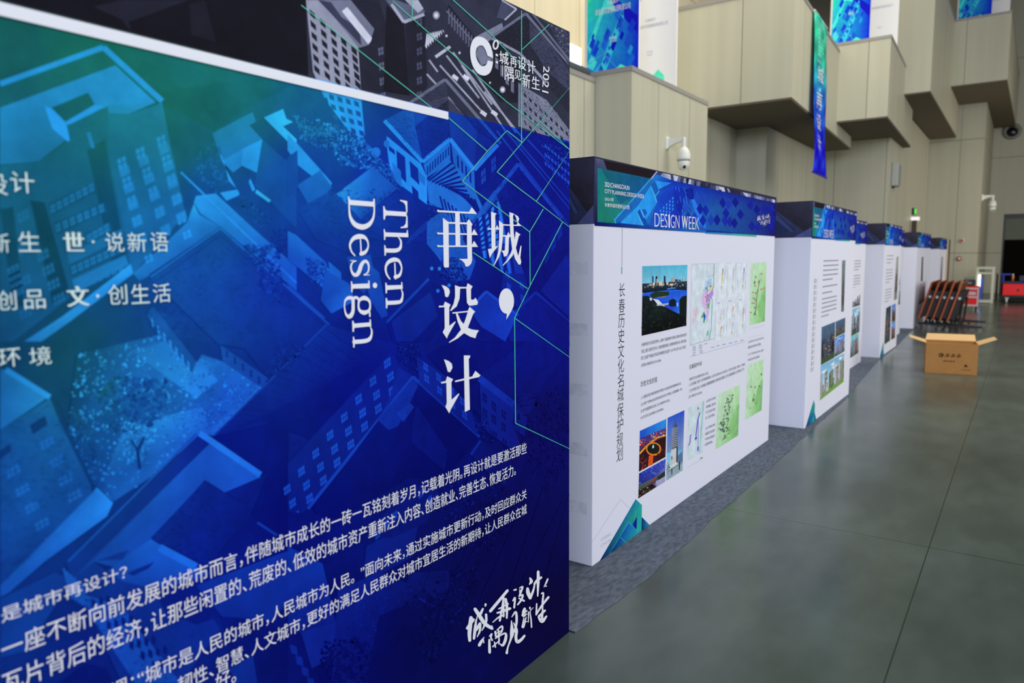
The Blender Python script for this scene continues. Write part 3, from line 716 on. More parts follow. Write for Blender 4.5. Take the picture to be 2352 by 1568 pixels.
# the thin green network lines
teal = mat('teal_ink', ink((58, 190, 160)), 0.4)
NET = Letters(w_wall, ART.lay+0.0002)
def net(a, b, T, w=1.6):
    a, b = T(a), T(b)
    d = np.array(b)-np.array(a); d = d/np.linalg.norm(d); n = np.array([-d[1], d[0]])*w/2
    NET.poly([inside(WP(tuple(np.array(p)+s*n))) for p, s in ((a, 1), (b, 1), (b, -1), (a, -1))])
for a, b in (((60, 25), (660, 495)), ((735, 540), (915, 695)), ((915, 695), (1005, 600)), ((1005, 600), (1075, 655)), ((1075, 655), (1298, 400)),
             ((1072, 50), (1072, 655)), ((757, 0), (935, 160)), ((935, 160), (1085, 320)), ((480, 5), (1000, 465)), ((1000, 465), (1298, 690)), ((1075, 228), (1200, 112)),
             ((1160, 560), (1298, 690)), ((1298, 690), (1140, 925)), ((1140, 925), (960, 790)), ((960, 790), (1075, 655)), ((915, 695), (800, 832)),
             ((800, 832), (1110, 1065)), ((1110, 1065), (1172, 960)), ((1110, 1065), (1112, 1310)), ((1112, 1310), (1260, 1020)), ((850, 1160), (1100, 1325)),
             ((1112, 1310), (1040, 1460)), ((1040, 1460), (1298, 1640)), ((1040, 1460), (1045, 1943)), ((1045, 1943), (1300, 2058)), ((570, 0), (570, 80)), ((1140, 925), (1298, 1045))):
    net(a, b, T2)
NET.build('network_lines', teal, wall_root)
# white stripe
white = mat('white_vinyl', ink((214, 216, 226)), 0.45)
SB = MB(); SB.box(XW, XW+0.0035, WY0, 1.712, 1.907, 1.929); SB.build('white_stripe', white, wall_root)

# ---- lettering
LET = ART.lay+0.0003
def wpx(T):
    return lambda u, v, off: w_wall(*WP(T((u, v))), off)
K1 = crop(990, 470, 6.274); K2 = crop(990, 640, 4.9); K3 = crop(780, 440, 8.71); K4 = crop(780, 600, 7.465); K5 = crop(1050, 1290, 6.817); K6 = crop(1060, 60, 8.709)
def chars(name, T, polys, strokes=()):
    L = Letters(wpx(T), LET)
    for p in polys: L.poly(p)
    for s in strokes:
        for q in stroke(s): L.poly(q)
    return L
HANZI1 = [[(80, 70), (110, 82), (535, 105), (575, 38), (650, 135), (80, 105)], [(335, 110), (400, 115), (410, 600), (342, 598)],
 [(160, 190), (240, 250), (245, 895), (230, 903), (185, 903), (172, 890)], [(230, 248), (515, 258), (515, 282), (230, 272)],
 [(505, 250), (533, 208), (588, 285), (572, 305), (580, 800), (565, 850), (530, 885), (490, 892), (470, 840), (435, 805), (388, 782), (515, 780), (508, 560)],
 [(78, 398), (110, 404), (575, 416), (608, 350), (662, 437), (80, 425)], [(80, 578), (110, 588), (575, 588), (608, 520), (665, 608), (80, 608)],
 [(853, 100), (935, 130), (912, 152), (918, 640), (862, 650)], [(805, 338), (920, 342), (938, 292), (974, 358), (805, 358)], [(808, 640), (862, 630), (918, 606), (965, 582), (860, 715), (835, 768)],
 [(967, 225), (1030, 280), (1025, 450), (1005, 640), (970, 750), (895, 880), (888, 875), (930, 780), (960, 660), (972, 480)],
 [(1015, 280), (1175, 288), (1220, 290), (1240, 250), (1285, 307), (1015, 300)], [(1190, 138), (1240, 165), (1258, 200), (1245, 252), (1225, 240), (1215, 190)],
 [(1018, 440), (1085, 440), (1100, 392), (1137, 450), (1112, 480), (1105, 680), (1080, 735), (1040, 750), (1030, 700), (1000, 660), (1048, 662), (1055, 640), (1060, 462), (1018, 458)],
 [(1118, 108), (1188, 132), (1170, 160), (1180, 400), (1205, 600), (1245, 740), (1280, 590), (1293, 595), (1275, 760), (1288, 820), (1280, 860), (1250, 862), (1200, 780), (1155, 620), (1130, 420)],
 [(1210, 385), (1278, 430), (1255, 450), (1210, 630), (1160, 740), (1090, 820), (1025, 880), (1022, 870), (1080, 800), (1140, 690), (1185, 560)]]
HANZI2 = [[(110, 70), (160, 85), (195, 115), (203, 150), (185, 200), (165, 208), (150, 195), (140, 130)],
 [(80, 303), (130, 303), (148, 257), (210, 290), (195, 325), (195, 530), (262, 478), (268, 485), (180, 640), (170, 672), (122, 600), (145, 555), (142, 318), (80, 322)],
 [(260, 72), (315, 92), (390, 92), (403, 50), (458, 85), (440, 120), (440, 225), (450, 238), (475, 232), (490, 212), (520, 262), (510, 292), (420, 303), (395, 270), (388, 108), (318, 110), (312, 220), (280, 310), (215, 362), (207, 355), (245, 280), (262, 200)],
 [(232, 378), (405, 360), (425, 315), (488, 370), (465, 396), (405, 375), (232, 392)], [(405, 372), (465, 395), (405, 550), (362, 610), (290, 670), (195, 720), (192, 712), (260, 660), (328, 570), (370, 480)],
 [(270, 390), (290, 388), (325, 470), (362, 515), (405, 550), (450, 570), (530, 580), (505, 620), (490, 668), (430, 650), (362, 610), (328, 570), (290, 480)],
 [(137, 905), (190, 925), (225, 955), (232, 1000), (205, 1050), (180, 1045), (165, 990)],
 [(105, 1160), (155, 1150), (172, 1097), (238, 1128), (220, 1165), (222, 1360), (300, 1290), (310, 1295), (215, 1465), (195, 1512), (153, 1440), (168, 1395), (163, 1168), (105, 1178)],
 [(360, 862), (432, 862), (428, 885), (415, 900), (428, 1470), (372, 1497)], [(262, 1145), (455, 1098), (490, 1035), (548, 1085), (530, 1105), (262, 1162)],
 ell(840, 250, 85, 142), [(815, 385), (845, 392), (838, 460), (895, 365), (922, 300), (900, 250)]]
o = chars('headline', K1, HANZI1).build('headline_characters', white, wall_root)
o = chars('headline', K2, HANZI2).build('headline_characters', white, wall_root)
THEN3 = [[(150, 95), (172, 98), (182, 145), (205, 168), (660, 205), (662, 300), (185, 268), (160, 268)], [(648, 205), (662, 140), (685, 140), (692, 305), (655, 305)],
 [(890, 372), (925, 382), (1325, 408), (1325, 497), (925, 474), (892, 480)], [(855, 290), (880, 292), (892, 350), (925, 384), (925, 474), (900, 490), (888, 558), (862, 558)],
 [(1192, 163), (1335, 190), (1340, 415), (1315, 410), (1302, 280), (1275, 228), (1230, 200), (1192, 188)], [(1345, 720), (1205, 732), (1203, 708), (1265, 692), (1305, 640), (1318, 485), (1340, 485)],
 [(885, 815), (1320, 830), (1355, 830), (1357, 912), (885, 898)], [(865, 750), (885, 752), (895, 800), (915, 822), (915, 898), (900, 905), (895, 965), (872, 965)], [(1310, 832), (1325, 815), (1330, 768), (1345, 768), (1357, 912)],
 [(875, 1070), (896, 1070), (905, 1120), (925, 1138), (925, 1218), (910, 1225), (905, 1278), (880, 1280)]]
THEN3S = [[(172, 262, 32), (178, 400, 36), (205, 530, 56), (290, 655, 92), (430, 708, 108), (560, 665, 88), (645, 550, 50), (672, 430, 34), (675, 298, 30)],
 [(398, 948, 24), (408, 1100, 26), (413, 1270, 28)], [(415, 1243, 84), (490, 1212, 66), (545, 1130, 36), (553, 1045, 28), (525, 960, 44), (455, 905, 82), (360, 898, 98), (260, 938, 76), (198, 1030, 46), (192, 1110, 38), (222, 1200, 32), (285, 1278, 26)],
 [(1150, 905, 14), (1200, 970, 34), (1210, 1050, 38), (1188, 1130, 62), (1110, 1176, 80), (910, 1178, 80)]]
THEN4 = [[(185, 392), (495, 378), (505, 460), (195, 468)], [(178, 340), (198, 342), (203, 380), (215, 395), (220, 465), (208, 480), (206, 528), (185, 530)], [(478, 385), (475, 328), (496, 328), (506, 460)],
 ell(592, 412, 38, 46), [(215, 1068), (520, 1043), (527, 1112), (222, 1140)], [(200, 1018), (223, 1018), (232, 1055), (245, 1068), (245, 1138), (235, 1150), (231, 1205), (206, 1208)], [(498, 1046), (500, 990), (520, 990), (528, 1112)],
 [(212, 1290), (233, 1292), (240, 1335), (255, 1345), (255, 1412), (244, 1420), (240, 1474), (217, 1476)],
 [(785, 413), (1062, 405), (1069, 470), (790, 490)], [(768, 366), (788, 366), (795, 405), (808, 415), (810, 482), (800, 490), (796, 546), (774, 547)], [(1042, 408), (1042, 355), (1060, 355), (1069, 470)],
 [(775, 628), (796, 628), (803, 665), (818, 678), (818, 745), (806, 755), (802, 803), (780, 805)]]
THEN4S = [[(268, -6, 16), (215, 12, 24), (180, 80, 30), (190, 165, 34), (235, 228, 56), (285, 225, 66), (325, 160, 68), (352, 75, 66), (390, 15, 56), (440, 0, 52), (478, 50, 34), (484, 130, 28), (462, 195, 26), (402, 232, 18)], [(168, -16, 12), (268, -8, 16)], [(398, 236, 12), (494, 234, 14)],
 [(308, 750, 30), (328, 665, 46), (408, 627, 76), (485, 670, 46), (508, 750, 28), (488, 838, 46), (408, 878, 76), (328, 838, 46), (308, 750, 30)], [(500, 865, 26), (503, 938, 28)], [(315, 655, 40), (272, 618, 46), (220, 632, 50)],
 [(205, 640, 56), (216, 750, 52), (208, 870, 58), (155, 945, 74), (95, 905, 34), (68, 790, 22), (78, 680, 28), (135, 628, 60), (205, 640, 56)],
 [(505, 1115, 12), (533, 1180, 28), (530, 1260, 36), (490, 1335, 62), (400, 1366, 70), (235, 1380, 70)],
 [(930, 33, 20), (935, 160, 22), (941, 300, 24)], [(942, 266, 70), (1005, 242, 52), (1040, 165, 30), (1044, 90, 26), (1005, 0, 45), (950, -28, 68), (885, -22, 74), (820, 15, 58), (778, 85, 38), (775, 160, 32), (800, 240, 30), (845, 302, 22)],
 [(1040, 475, 12), (1062, 540, 26), (1060, 605, 30), (1035, 680, 52), (970, 702, 66), (805, 712, 68)]]
o = chars('Then', K3, THEN3, THEN3S).build('headline_letters', white, wall_root)
o = chars('Then', K4, THEN4, THEN4S).build('headline_letters', white, wall_root)
# brush-written slogan
BRUSH = [[(205, 870, 55), (190, 1000, 62), (180, 1120, 58), (185, 1225, 46)], [(145, 1035, 42), (190, 970, 46), (240, 900, 48)], [(285, 900, 20), (268, 1050, 46), (250, 1195, 36)], [(305, 830, 10), (285, 930, 22), (268, 1000, 34)],
 [(268, 735, 50), (335, 835, 58), (420, 960, 58), (530, 1035, 46)], [(545, 1045, 22), (528, 1000, 24)], [(390, 730, 30), (355, 805, 44)], [(440, 820, 36), (442, 920, 36), (405, 1010, 26), (375, 1070, 12)], [(350, 970, 36), (340, 1080, 32), (300, 1168, 12)], [(285, 1060, 42), (345, 960, 42)], [(432, 660, 34), (428, 685, 24)],
 [(508, 765, 46), (600, 655, 46), (775, 445, 42)], [(715, 540, 26), (695, 700, 32), (655, 915, 32)], [(745, 580, 44), (766, 700, 42), (764, 875, 26)], [(715, 620, 24), (716, 850, 26)], [(640, 730, 20), (785, 650, 24)], [(615, 795, 26), (720, 760, 36), (815, 725, 40)], [(545, 940, 14), (640, 860, 24), (720, 830, 24)],
 [(872, 440, 16), (905, 430, 32)], [(858, 605, 18), (893, 558, 28), (880, 710, 30)], [(962, 405, 14), (1012, 385, 26), (985, 465, 32), (962, 520, 22)], [(965, 430, 12), (972, 520, 22)], [(955, 535, 20), (1015, 512, 26), (990, 590, 32), (935, 665, 22)], [(955, 565, 22), (1035, 605, 30)],
 [(1128, 250, 26), (1148, 300, 50), (1118, 348, 14)], [(1090, 415, 44), (1098, 480, 60), (1130, 560, 50)], [(1130, 560, 46), (1180, 440, 32), (1205, 320, 22)], [(1256, 150, 42), (1255, 300, 46), (1248, 530, 20)], [(1195, 340, 30), (1240, 285, 40), (1302, 240, 36)], [(1405, 265, 26), (1382, 320, 26), (1346, 388, 10)], [(1372, 378, 18), (1388, 372, 16)],
 [(332, 1298, 46), (365, 1240, 42), (410, 1170, 8)], [(400, 1215, 12), (402, 1258, 20)], [(490, 1215, 32), (492, 1320, 40), (495, 1410, 42)], [(490, 1160, 14), (528, 1118, 22), (515, 1180, 26), (535, 1220, 26)], [(585, 1090, 36), (592, 1165, 26)], [(608, 1062, 14), (688, 1002, 30), (684, 1085, 24), (600, 1172, 18)], [(632, 1070, 28), (640, 1180, 22), (640, 1278, 22)], [(600, 1115, 10), (690, 1062, 14)], [(580, 1195, 14), (735, 1112, 28), (745, 1200, 46), (702, 1300, 36), (662, 1282, 18)], [(545, 1320, 22), (650, 1220, 16)], [(570, 1250, 20), (585, 1328, 22)],
 [(836, 920, 16), (845, 1100, 64), (826, 1200, 34), (780, 1330, 24), (762, 1420, 40)], [(842, 855, 14), (905, 780, 34), (915, 950, 36), (880, 1090, 28)], [(872, 950, 16), (915, 1060, 42), (905, 1180, 44), (930, 1245, 52), (990, 1210, 44), (1040, 1150, 34)],
 [(1042, 730, 42), (1028, 785, 54), (1022, 850, 26), (1072, 810, 20)], [(1000, 830, 20), (1076, 760, 22)], [(1032, 880, 22), (1005, 1015, 26)], [(1065, 860, 16), (1035, 990, 22), (1018, 1028, 14)], [(1015, 930, 16), (1080, 930, 14)], [(1125, 708, 26), (1125, 730, 22)], [(1103, 780, 20), (1100, 940, 12)], [(1178, 710, 8), (1130, 770, 14), (1143, 900, 22), (1150, 1018, 22)],
 [(1308, 490, 24), (1335, 485, 24), (1325, 600, 32), (1320, 730, 26)], [(1230, 650, 22), (1225, 815, 30)], [(1222, 822, 24), (1310, 680, 32), (1415, 548, 36)], [(1265, 850, 40), (1360, 755, 32)], [(1325, 740, 26), (1310, 910, 40)], [(1262, 870, 30), (1315, 925, 54), (1385, 845, 26)]]
chars('brush', K5, [], BRUSH).build('brush_slogan', white, wall_root)
# round emblem and small slogan at the upper right
EM = Letters(wpx(K6), LET)
_sm = lambda P: [tuple(q[:2]) for q in spline([(p[0], p[1], 1) for p in P], 5)]
EM.poly(_sm([(613, 645), (605, 560), (565, 400), (480, 275), (350, 212), (245, 240), (185, 340), (158, 470), (168, 650), (210, 800), (285, 920), (360, 975), (450, 990), (540, 945), (590, 850), (615, 715)])
        + _sm([(510, 690), (480, 770), (430, 802), (365, 785), (300, 690), (268, 570), (285, 450), (340, 392), (410, 400), (465, 480), (505, 595)]))
for q in stroke([(668+46*math.cos(a)-8*math.sin(a), 375+84*math.sin(a), 30) for a in [k*2*PI/14 for k in range(15)]], cap=False): EM.poly(q)
EM.build('round_emblem', white, wall_root)
SL = Letters(wpx(K6), LET)
for ch, x0, y0, x1, y1, sl in (('城', 742, 490, 925, 745, 45), ('再', 955, 590, 1090, 800, 40), ('设', 1112, 600, 1275, 850, 45), ('计', 1300, 665, 1460, 925, 45), ('隅', 848, 790, 1030, 1075, 45), ('见', 1045, 865, 1170, 1055, 40), ('新', 1200, 935, 1355, 1210, 45), ('生', 1390, 990, 1550, 1245, 45)):
    SL.quadtext(ch, (x0, y0), (x1, y0+sl), (x1, y1+sl), (x0, y1), 0.01)
SL.poly([(802, 780), (812, 784), (812, 995), (802, 990)])
SL.quadtext('2021', (1745, 815), (1722, 1350), (1595, 1310), (1622, 795), 0.012)
for i in range(5): SL.poly([(668, 480+i*72), (712, 495+i*72), (712, 540+i*72), (668, 525+i*72)]) if i % 2 else None
SL.build('slogan_lettering', white, wall_root)
# left list of exhibition themes
def wbox(L, body, x0, x1, y0, y1, off=0.0, T=None, cx=None):
    """text in a world-upright box: left/right from its middle line, top/bottom from column cx"""
    T = T or (lambda p: p); ym = (y0+y1)/2; cx = (x0+x1)/2 if cx is None else cx
    ua = WPX(T((x0, ym)))[0]; ub = WPX(T((x1, ym)))[0]; zt = WPX(T((cx, y0)))[1]; zb = WPX(T((cx, y1)))[1]
    L.quadtext(body, (ua, zt), (ub, zt), (ub, zb), (ua, zb), off)
WPX = WP
TH = Letters(w_wall, LET)
for b, x0, x1, y0, y1, off in (('设', -38, 15, 399, 447, 0), ('计', 22, 77, 395, 443, 0), ('新', -22, 20, 535, 580, 0), ('生', 40, 90, 532, 578, 0), ('世', 145, 190, 533, 577, .05), ('·', 209, 215, 552, 558, .05), ('说', 240, 283, 534, 578, 0), ('新', 291, 334, 534, 578, 0), ('语', 344, 384, 534, 578, 0),
                               ('创', -8, 36, 667, 712, 0), ('品', 53, 102, 665, 709, 0), ('文', 153, 201, 657, 703, .05), ('·', 219, 226, 676, 683, .05), ('创', 246, 290, 653, 699, 0), ('生', 299, 341, 652, 697, 0), ('活', 349, 390, 651, 694, 0), ('环', -5, 45, 800, 842, 0), ('境', 65, 116, 796, 838, 0)):
    wbox(TH, b, x0, x1, y0, y1, off)
TH.build('theme_list_lettering', mat('pale_mint_vinyl', ink((196, 218, 214)), 0.5), wall_root)
# paragraph: horizontal lines, heights taken at their sharp right end
PG = Letters(w_wall, LET)
def line(body, lx, ly, rx, rt, rb, split=None):
    ua = WP((lx, ly))[0]; ub = WP((rx, (rt+rb)/2))[0]; zt = WP((rx-7, rt))[1]; zb = WP((rx-7, rb))[1]
    PG.quadtext(body, (ua, zt), (ub, zt), (ub, zb), (ua, zb), 0.0015)
line('是城市再设计？', 0, 1407, 290, 1297, 1329)
line('一座不断向前发展的城市而言，伴随城市成长的一砖一瓦铭刻着岁月，记载着光阴。再设计就是要激活那些', 0, 1476, 1208, 1017, 1043)
line('瓦片背后的经济，让那些闲置的、荒废的、低效的城市资产重新注入内容、创造就业、完善生态、恢复活力。', 2, 1546, 1183, 1066, 1094)
line('调：“城市是人民的城市，人民城市为人民。”面向未来，通过实施城市更新行动，及时回应群众关', 250, 1562, 1208, 1124, 1148)
line('韧性、智慧、人文城市，更好的满足人民群众对城市宜居生活的新期待，让人民群众在城', 405, 1545, 1208, 1159, 1183)
line('好。', 492, 1552, 540, 1528, 1568)
PG.build('paragraph_lettering', white, wall_root)
# ================================================================== free-standing exhibition panels along the carpet
PH, HZ = 1.955, 1.655            # panel height, lower edge of the printed header
fabric = mat('white_fabric', ink((206, 208, 221)), 0.65, spec=0.1)
band_mat = mat('navy_header_film', lin((30, 34, 62)), 0.5, spec=0.2)
dark_ink = mat('dark_ink', lin((52, 56, 66)), 0.6, spec=0.1)
grey_ink = mat('grey_ink', lin((120, 124, 136)), 0.6, spec=0.1)
soft_ink = mat('soft_ink', lin((142, 146, 158)), 0.6, spec=0.1)
pale_ink = mat('pale_ink', lin((176, 181, 194)), 0.6, spec=0.1)
K7 = crop(1300, 340, 3.408); K8 = crop(1360, 360, 7.838)
Q1 = crop(1460, 590, 6.534); Q2 = crop(1460, 760, 7.35); Q3 = crop(1450, 920, 6.816); Q4 = crop(1360, 1120, 8.25); Q5 = crop(1840, 580, 4.354); Q6 = crop(1570, 840, 6.533); QT = crop(1390, 600, 3.267)
X1, P1Y0, P1Y1 = -1.644, 3.012, 5.99
P1W = P1Y1-P1Y0
def P1P(p): return on_x(p[0], p[1], X1)
# header picture, measured on the nearest panel and kept as fractions (along, height above HZ)
def hfrac(T, p):
    y, z = P1P(T(p)); return ((y-P1Y0)/P1W, z)
HDR = []
def H(pts, T, rgb): HDR.append(([hfrac(T, p) for p in pts], rgb))
H([(40, 20), (2038, 470), (2600, 600), (3300, 745), (3300, 1400), (2038, 1365), (40, 1235)], K8, [(62, 68, 104), (24, 22, 30), (30, 30, 46), (40, 40, 70), (26, 20, 110), (18, 30, 150), (10, 12, 60)])
H([(200, 60), (1165, 262), (1040, 405), (262, 240)], K8, (27, 22, 28)); H([(60, 25), (200, 60), (262, 240), (85, 205)], K8, [(88, 92, 128), (70, 74, 108), (60, 66, 96), (60, 64, 96)])
H([(1265, 290), (1410, 322), (1420, 465), (1150, 420)], K8, [(120, 132, 168), (190, 196, 214), (150, 158, 188), (110, 122, 160)])
H([(1165, 262), (1265, 290), (1150, 420), (1040, 405)], K8, (58, 56, 98)); H([(1150, 262), (1172, 265), (1060, 410), (1035, 405)], K8, (150, 170, 215))
_r = random.Random(5)
for i in range(40):
    x = 815+i*21; y = 200+ (x-815)*0.243
    a = _r.uniform(-10, 25); h = _r.uniform(30, 62); c = _r.choice([(176, 182, 204), (96, 100, 132), (38, 38, 62), (130, 136, 164), (22, 20, 34), (60, 64, 96)])
    H([(x, y+6), (x+_r.uniform(14, 30), y+12), (x+a+18, y+h+8), (x+a-8, y+h)], K7, c)
H([(242, 155), (1650, 440), (1642, 690), (242, 580)], K7, [(20, 108, 112), (24, 20, 128), (22, 14, 112), (22, 112, 92)])
H([(242, 155), (630, 232), (400, 560), (242, 578)], K7, [(22, 118, 122), (16, 88, 140), (26, 120, 110), (24, 116, 92)])
H([(270, 160), (640, 236), (600, 330), (420, 440), (300, 210)], K7, [(20, 96, 112), (14, 80, 130), (14, 84, 140), (16, 92, 120), (18, 90, 104)])
H([(705, 205), (820, 250), (1645, 430), (1640, 690), (400, 590), (370, 560)], K7, [(28, 112, 200), (10, 44, 165), (18, 14, 112), (22, 10, 100), (10, 48, 160), (28, 112, 192)])
H([(1130, 430), (1420, 470), (1200, 580), (1140, 700), (1160, 820), (900, 1235), (500, 1190), (820, 880), (1045, 520)], K8, [(36, 146, 222), (30, 120, 215), (36, 140, 225), (34, 140, 225), (34, 130, 215), (40, 140, 220), (38, 148, 224), (36, 150, 224), (34, 146, 220)])
H([(1035, 400), (1120, 430), (520, 1160), (400, 1190), (385, 1130)], K8, (24, 98, 170))
H([(1035, 400), (1055, 405), (405, 1145), (385, 1130)], K8, (48, 152, 226)); H([(385, 1130), (400, 1190), (425, 1195), (400, 1130)], K8, (60, 165, 235))
H([(1050, 510), (1125, 435), (1195, 610), (1130, 695)], K8, (20, 84, 165)); H([(1050, 510), (1130, 695), (1165, 820), (1135, 815)], K8, (60, 170, 240)); H([(1130, 690), (1200, 605), (1205, 620), (1140, 705)], K8, (56, 160, 236))
H([(805, 1000), (855, 935), (940, 1090), (1000, 1240), (915, 1235)], K8, (16, 72, 165)); H([(795, 1005), (810, 1000), (920, 1235), (895, 1235)], K8, (66, 172, 240)); H([(870, 940), (940, 1085), (925, 1110), (855, 950)], K8, (70, 172, 240)); H([(885, 940), (960, 950), (980, 1020), (935, 1070)], K8, (18, 86, 175))
H([(1165, 720), (1440, 520), (1640, 560), (1600, 1300), (1010, 1240), (1165, 830)], K8, [(16, 66, 180), (20, 60, 190), (16, 40, 170), (16, 40, 165), (22, 80, 190), (18, 70, 185)])
for i in range(9): H([(1500+i*28-40, 530+i*6), (1512+i*28-40, 532+i*6), (1560+i*28-20, 1000), (1546+i*28-20, 1000)], K8, (34, 96, 215) if i % 2 else (10, 30, 140))
for i in range(5):
    for j in range(4): H([(1210+i*55, 960+j*66-i*56), (1235+i*55, 940+j*66-i*56), (1238+i*55, 980+j*66-i*56), (1213+i*55, 1000+j*66-i*56)], K8, (46, 130, 224))
H([(1770, 760), (1830, 750), (2038, 1190), (2038, 1300), (1900, 1200)], K8, (36, 110, 220)); H([(1620, 600), (1800, 560), (1840, 760), (1760, 770), (1700, 720)], K8, (8, 22, 130))
def hq(s, t):                      # inside the tinted part of the header: s along, t down
    return (242+1408*s, (155+285*s)*(1-t)+(578+112*s)*t)
_r = random.Random(12)
for i in range(15):
    for j in range(3):
        if _r.random() < .3: continue
        s = .42+i*.037+(.018 if j % 2 else 0)+_r.uniform(-.012, .012); t = .06+j*.27+_r.uniform(-.05, .07); k = max(0, 1-(s-.42)/.5)
        c = _r.choice([(16+10*k, 26+54*k, 142+46*k), (10, 14+30*k, 124+40*k), (14+8*k, 20+44*k, 136+44*k), (10, 12+24*k, 116+36*k)])
        H([hq(s, t+.16), hq(s+.02, max(.02, t)), hq(s+.04, t+.14), hq(s+.021, min(.93, t+.3))], K7, tuple(c))
        if _r.random() < .25: H([hq(s+.02, max(.02, t)), hq(s+.024, max(.02, t)), hq(s+.044, t+.15), hq(s+.04, t+.16)], K7, (30, 50+50*k, 170+30*k))
H([(40, 1170), (2038, 1320), (2038, 1365), (40, 1238)], K8, [(12, 6, 110), (26, 96, 190), (26, 96, 190), (8, 6, 70)])
H([(1090, 655), (1490, 680), (1490, 695), (1090, 668)], K7, [(26, 110, 190), (52, 176, 150), (52, 176, 150), (26, 110, 190)])

def make_panel(x, y0, y1, thick, label, name='exhibition_panel', height=PH):
    """white fabric panel; face looks along +x"""
    r = thing(name, (x-thick/2, (y0+y1)/2, CARPET), label, 'display panel', 'white exhibition panels along the carpet')
    w = y1-y0
    b = MB(); b.box(x-thick, x, y0, y1, CARPET, height)
    b.build('board', fabric, r, bevel=0.004)
    hd = MB(); hd.box(x-thick-0.002, x+0.002, y0-0.003, y1+0.002, HZ, height+0.003); hd.build('header_band', band_mat, r)
    pr = Print(lambda u, v, off: (x+0.0022+off, u, v), step=6e-6, base=1e-4, maxlen=0.25)
    for P, c in HDR:
        Q = [(min(max(y0+u*w, y0+0.002), y1-0.002), min(max(z, HZ-0.012), height+0.001)) for u, z in P]
        pr.poly(Q, [ink(q) for q in c] if isinstance(c, list) else ink(c))
    pr.build('header_picture', r)
    # end face of the header: night sky shapes
    pe = Print(lambda u, v, off: (u, y0-0.0032-off, v), step=6e-6, base=1e-4)
    def e(pts, c): pe.poly([(x-thick+a*thick, HZ+bb*(height-HZ)) for a, bb in pts], ink(c) if isinstance(c, tuple) else [ink(q) for q in c])
    e([(0, 0), (1, 0), (1, 1), (0, 1)], [(38, 46, 80), (46, 50, 80), (62, 66, 96), (58, 68, 102)])
    e([(.25, 1), (.98, .05), (1, .2), (1, 1)], [(46, 44, 60), (42, 40, 54), (44, 42, 54), (58, 58, 78)]); e([(0, .3), (.3, .95), (.75, .2), (0, .02)], (38, 48, 86)); e([(.72, 0), (1, .28), (1, 0)], (74, 80, 128)); e([(.1, 1), (.25, 1), (.72, .18), (.68, .16)], (58, 70, 112))
    pe.build('header_end_picture', r)
    hl = Letters(lambda u, v, off: (x+0.0022+off, u, v), pr.lay+2e-4)
    def q(body, T, tl, tr, br, bl, off=0.0):
        P = [hfrac(T, p) for p in (tl, tr, br, bl)]
        hl.quadtext(body, *[(y0+u*w, z) for u, z in P], off)
    q('2021CHANGCHUN', K8, (215, 450), (660, 525), (660, 603), (215, 535), .008)
    q('CITY PLANNING DESIGN WEEK', K8, (215, 580), (930, 680), (930, 755), (215, 652), .008)
    q('2021年', K8, (215, 725), (380, 740), (380, 810), (215, 788), .006)
    q('长春市城市更新设计周', K8, (215, 825), (660, 873), (660, 950), (215, 897), .006)
    hl.build('header_caption', white, r); hl = Letters(hl.tw, pr.lay+2e-4)
    def dq(body, a, b, off):
        t = lambda v: (v-1115)/805
        q(body, K8, (a, 1008+87*t(a)), (b, 1008+87*t(b)), (b, 1258+55*t(b)), (a, 1258+55*t(a)), off)
    for body, a, b, off in (('DES', 1115, 1345, -.013), ('I', 1366, 1388, .02), ('GN', 1404, 1562, -.013), ('W', 1606, 1712, .02), ('EEK', 1732, 1918, -.013)): dq(body, a, b, off)
    hl.build('header_title', white, r); hl = Letters(hl.tw, pr.lay+2e-4)
    # small brush slogan at the right of the header
    for s in BRUSH:
        S = [(hfrac(crop(1720, 470, 22.4), (400+(a-130)*0.53, 160+(bb-140)*0.60+(a-130)*0.46*0.6)), wd) for a, bb, wd in s]
        S = [(y0+u[0]*w, u[1], wd*0.00014*w) for u, wd in S]
        SS = spline(S, 3)
        for i in range(len(SS)-1):
            a, b2 = SS[i], SS[i+1]; ww = max(0.0024, a[2]*0.5)
            hl.poly([(a[0]-ww/2, a[1]), (b2[0]-ww/2, b2[1]-1e-5), (b2[0]+ww/2, b2[1]), (a[0]+ww/2, a[1]+1e-5)])
    hl.build('header_slogan', white, r)
    return r
def emblem(r, x, y0, w):
    """blue-green mountain mark at the lower near corner"""
    pr = Print(lambda u, v, off: (x+off+2e-4, u, v), step=8e-6, base=1e-4)
    def m(pts, c):
        Q = []
        for p in pts:
            y, z = P1P(Q4(p)); Q.append((y0+(y-P1Y0)/P1W*w, max(CARPET+0.001, z)))
        pr.poly(Q, [ink(k) for k in c] if isinstance(c, list) else ink(c))
    m([(140, 1435), (825, 212), (945, 325), (938, 850), (885, 885), (640, 1065)], [(4, 2, 96), (30, 120, 160), (38, 160, 140), (36, 150, 140), (34, 140, 160), (10, 40, 150)])
    m([(825, 212), (945, 325), (938, 850), (840, 800), (850, 520)], [(34, 140, 160), (38, 165, 140), (36, 160, 145), (36, 160, 145), (34, 140, 150)])
    m([(760, 700), (850, 540), (840, 805)], [(14, 60, 180), (8, 10, 120), (4, 2, 84)]); m([(940, 550), (1092, 715), (1000, 790), (935, 850)], [(10, 8, 120), (34, 140, 165), (10, 50, 180), (6, 2, 90)])
    m([(330, 1290), (690, 650), (890, 880), (640, 1065)], [(4, 2, 100), (18, 90, 175), (36, 150, 160), (10, 60, 170)])
    for a, b in (((330, 1285), (690, 650)), ((690, 645), (890, 880)), ((535, 935), (635, 1065))):
        d = np.array(b, float)-np.array(a, float); d /= np.linalg.norm(d); nn = np.array([-d[1], d[0]])*4
        m([tuple(np.array(a)+nn), tuple(np.array(b)+nn), tuple(np.array(b)-nn), tuple(np.array(a)-nn)], (70, 170, 205))
    pr.build('corner_emblem', r)

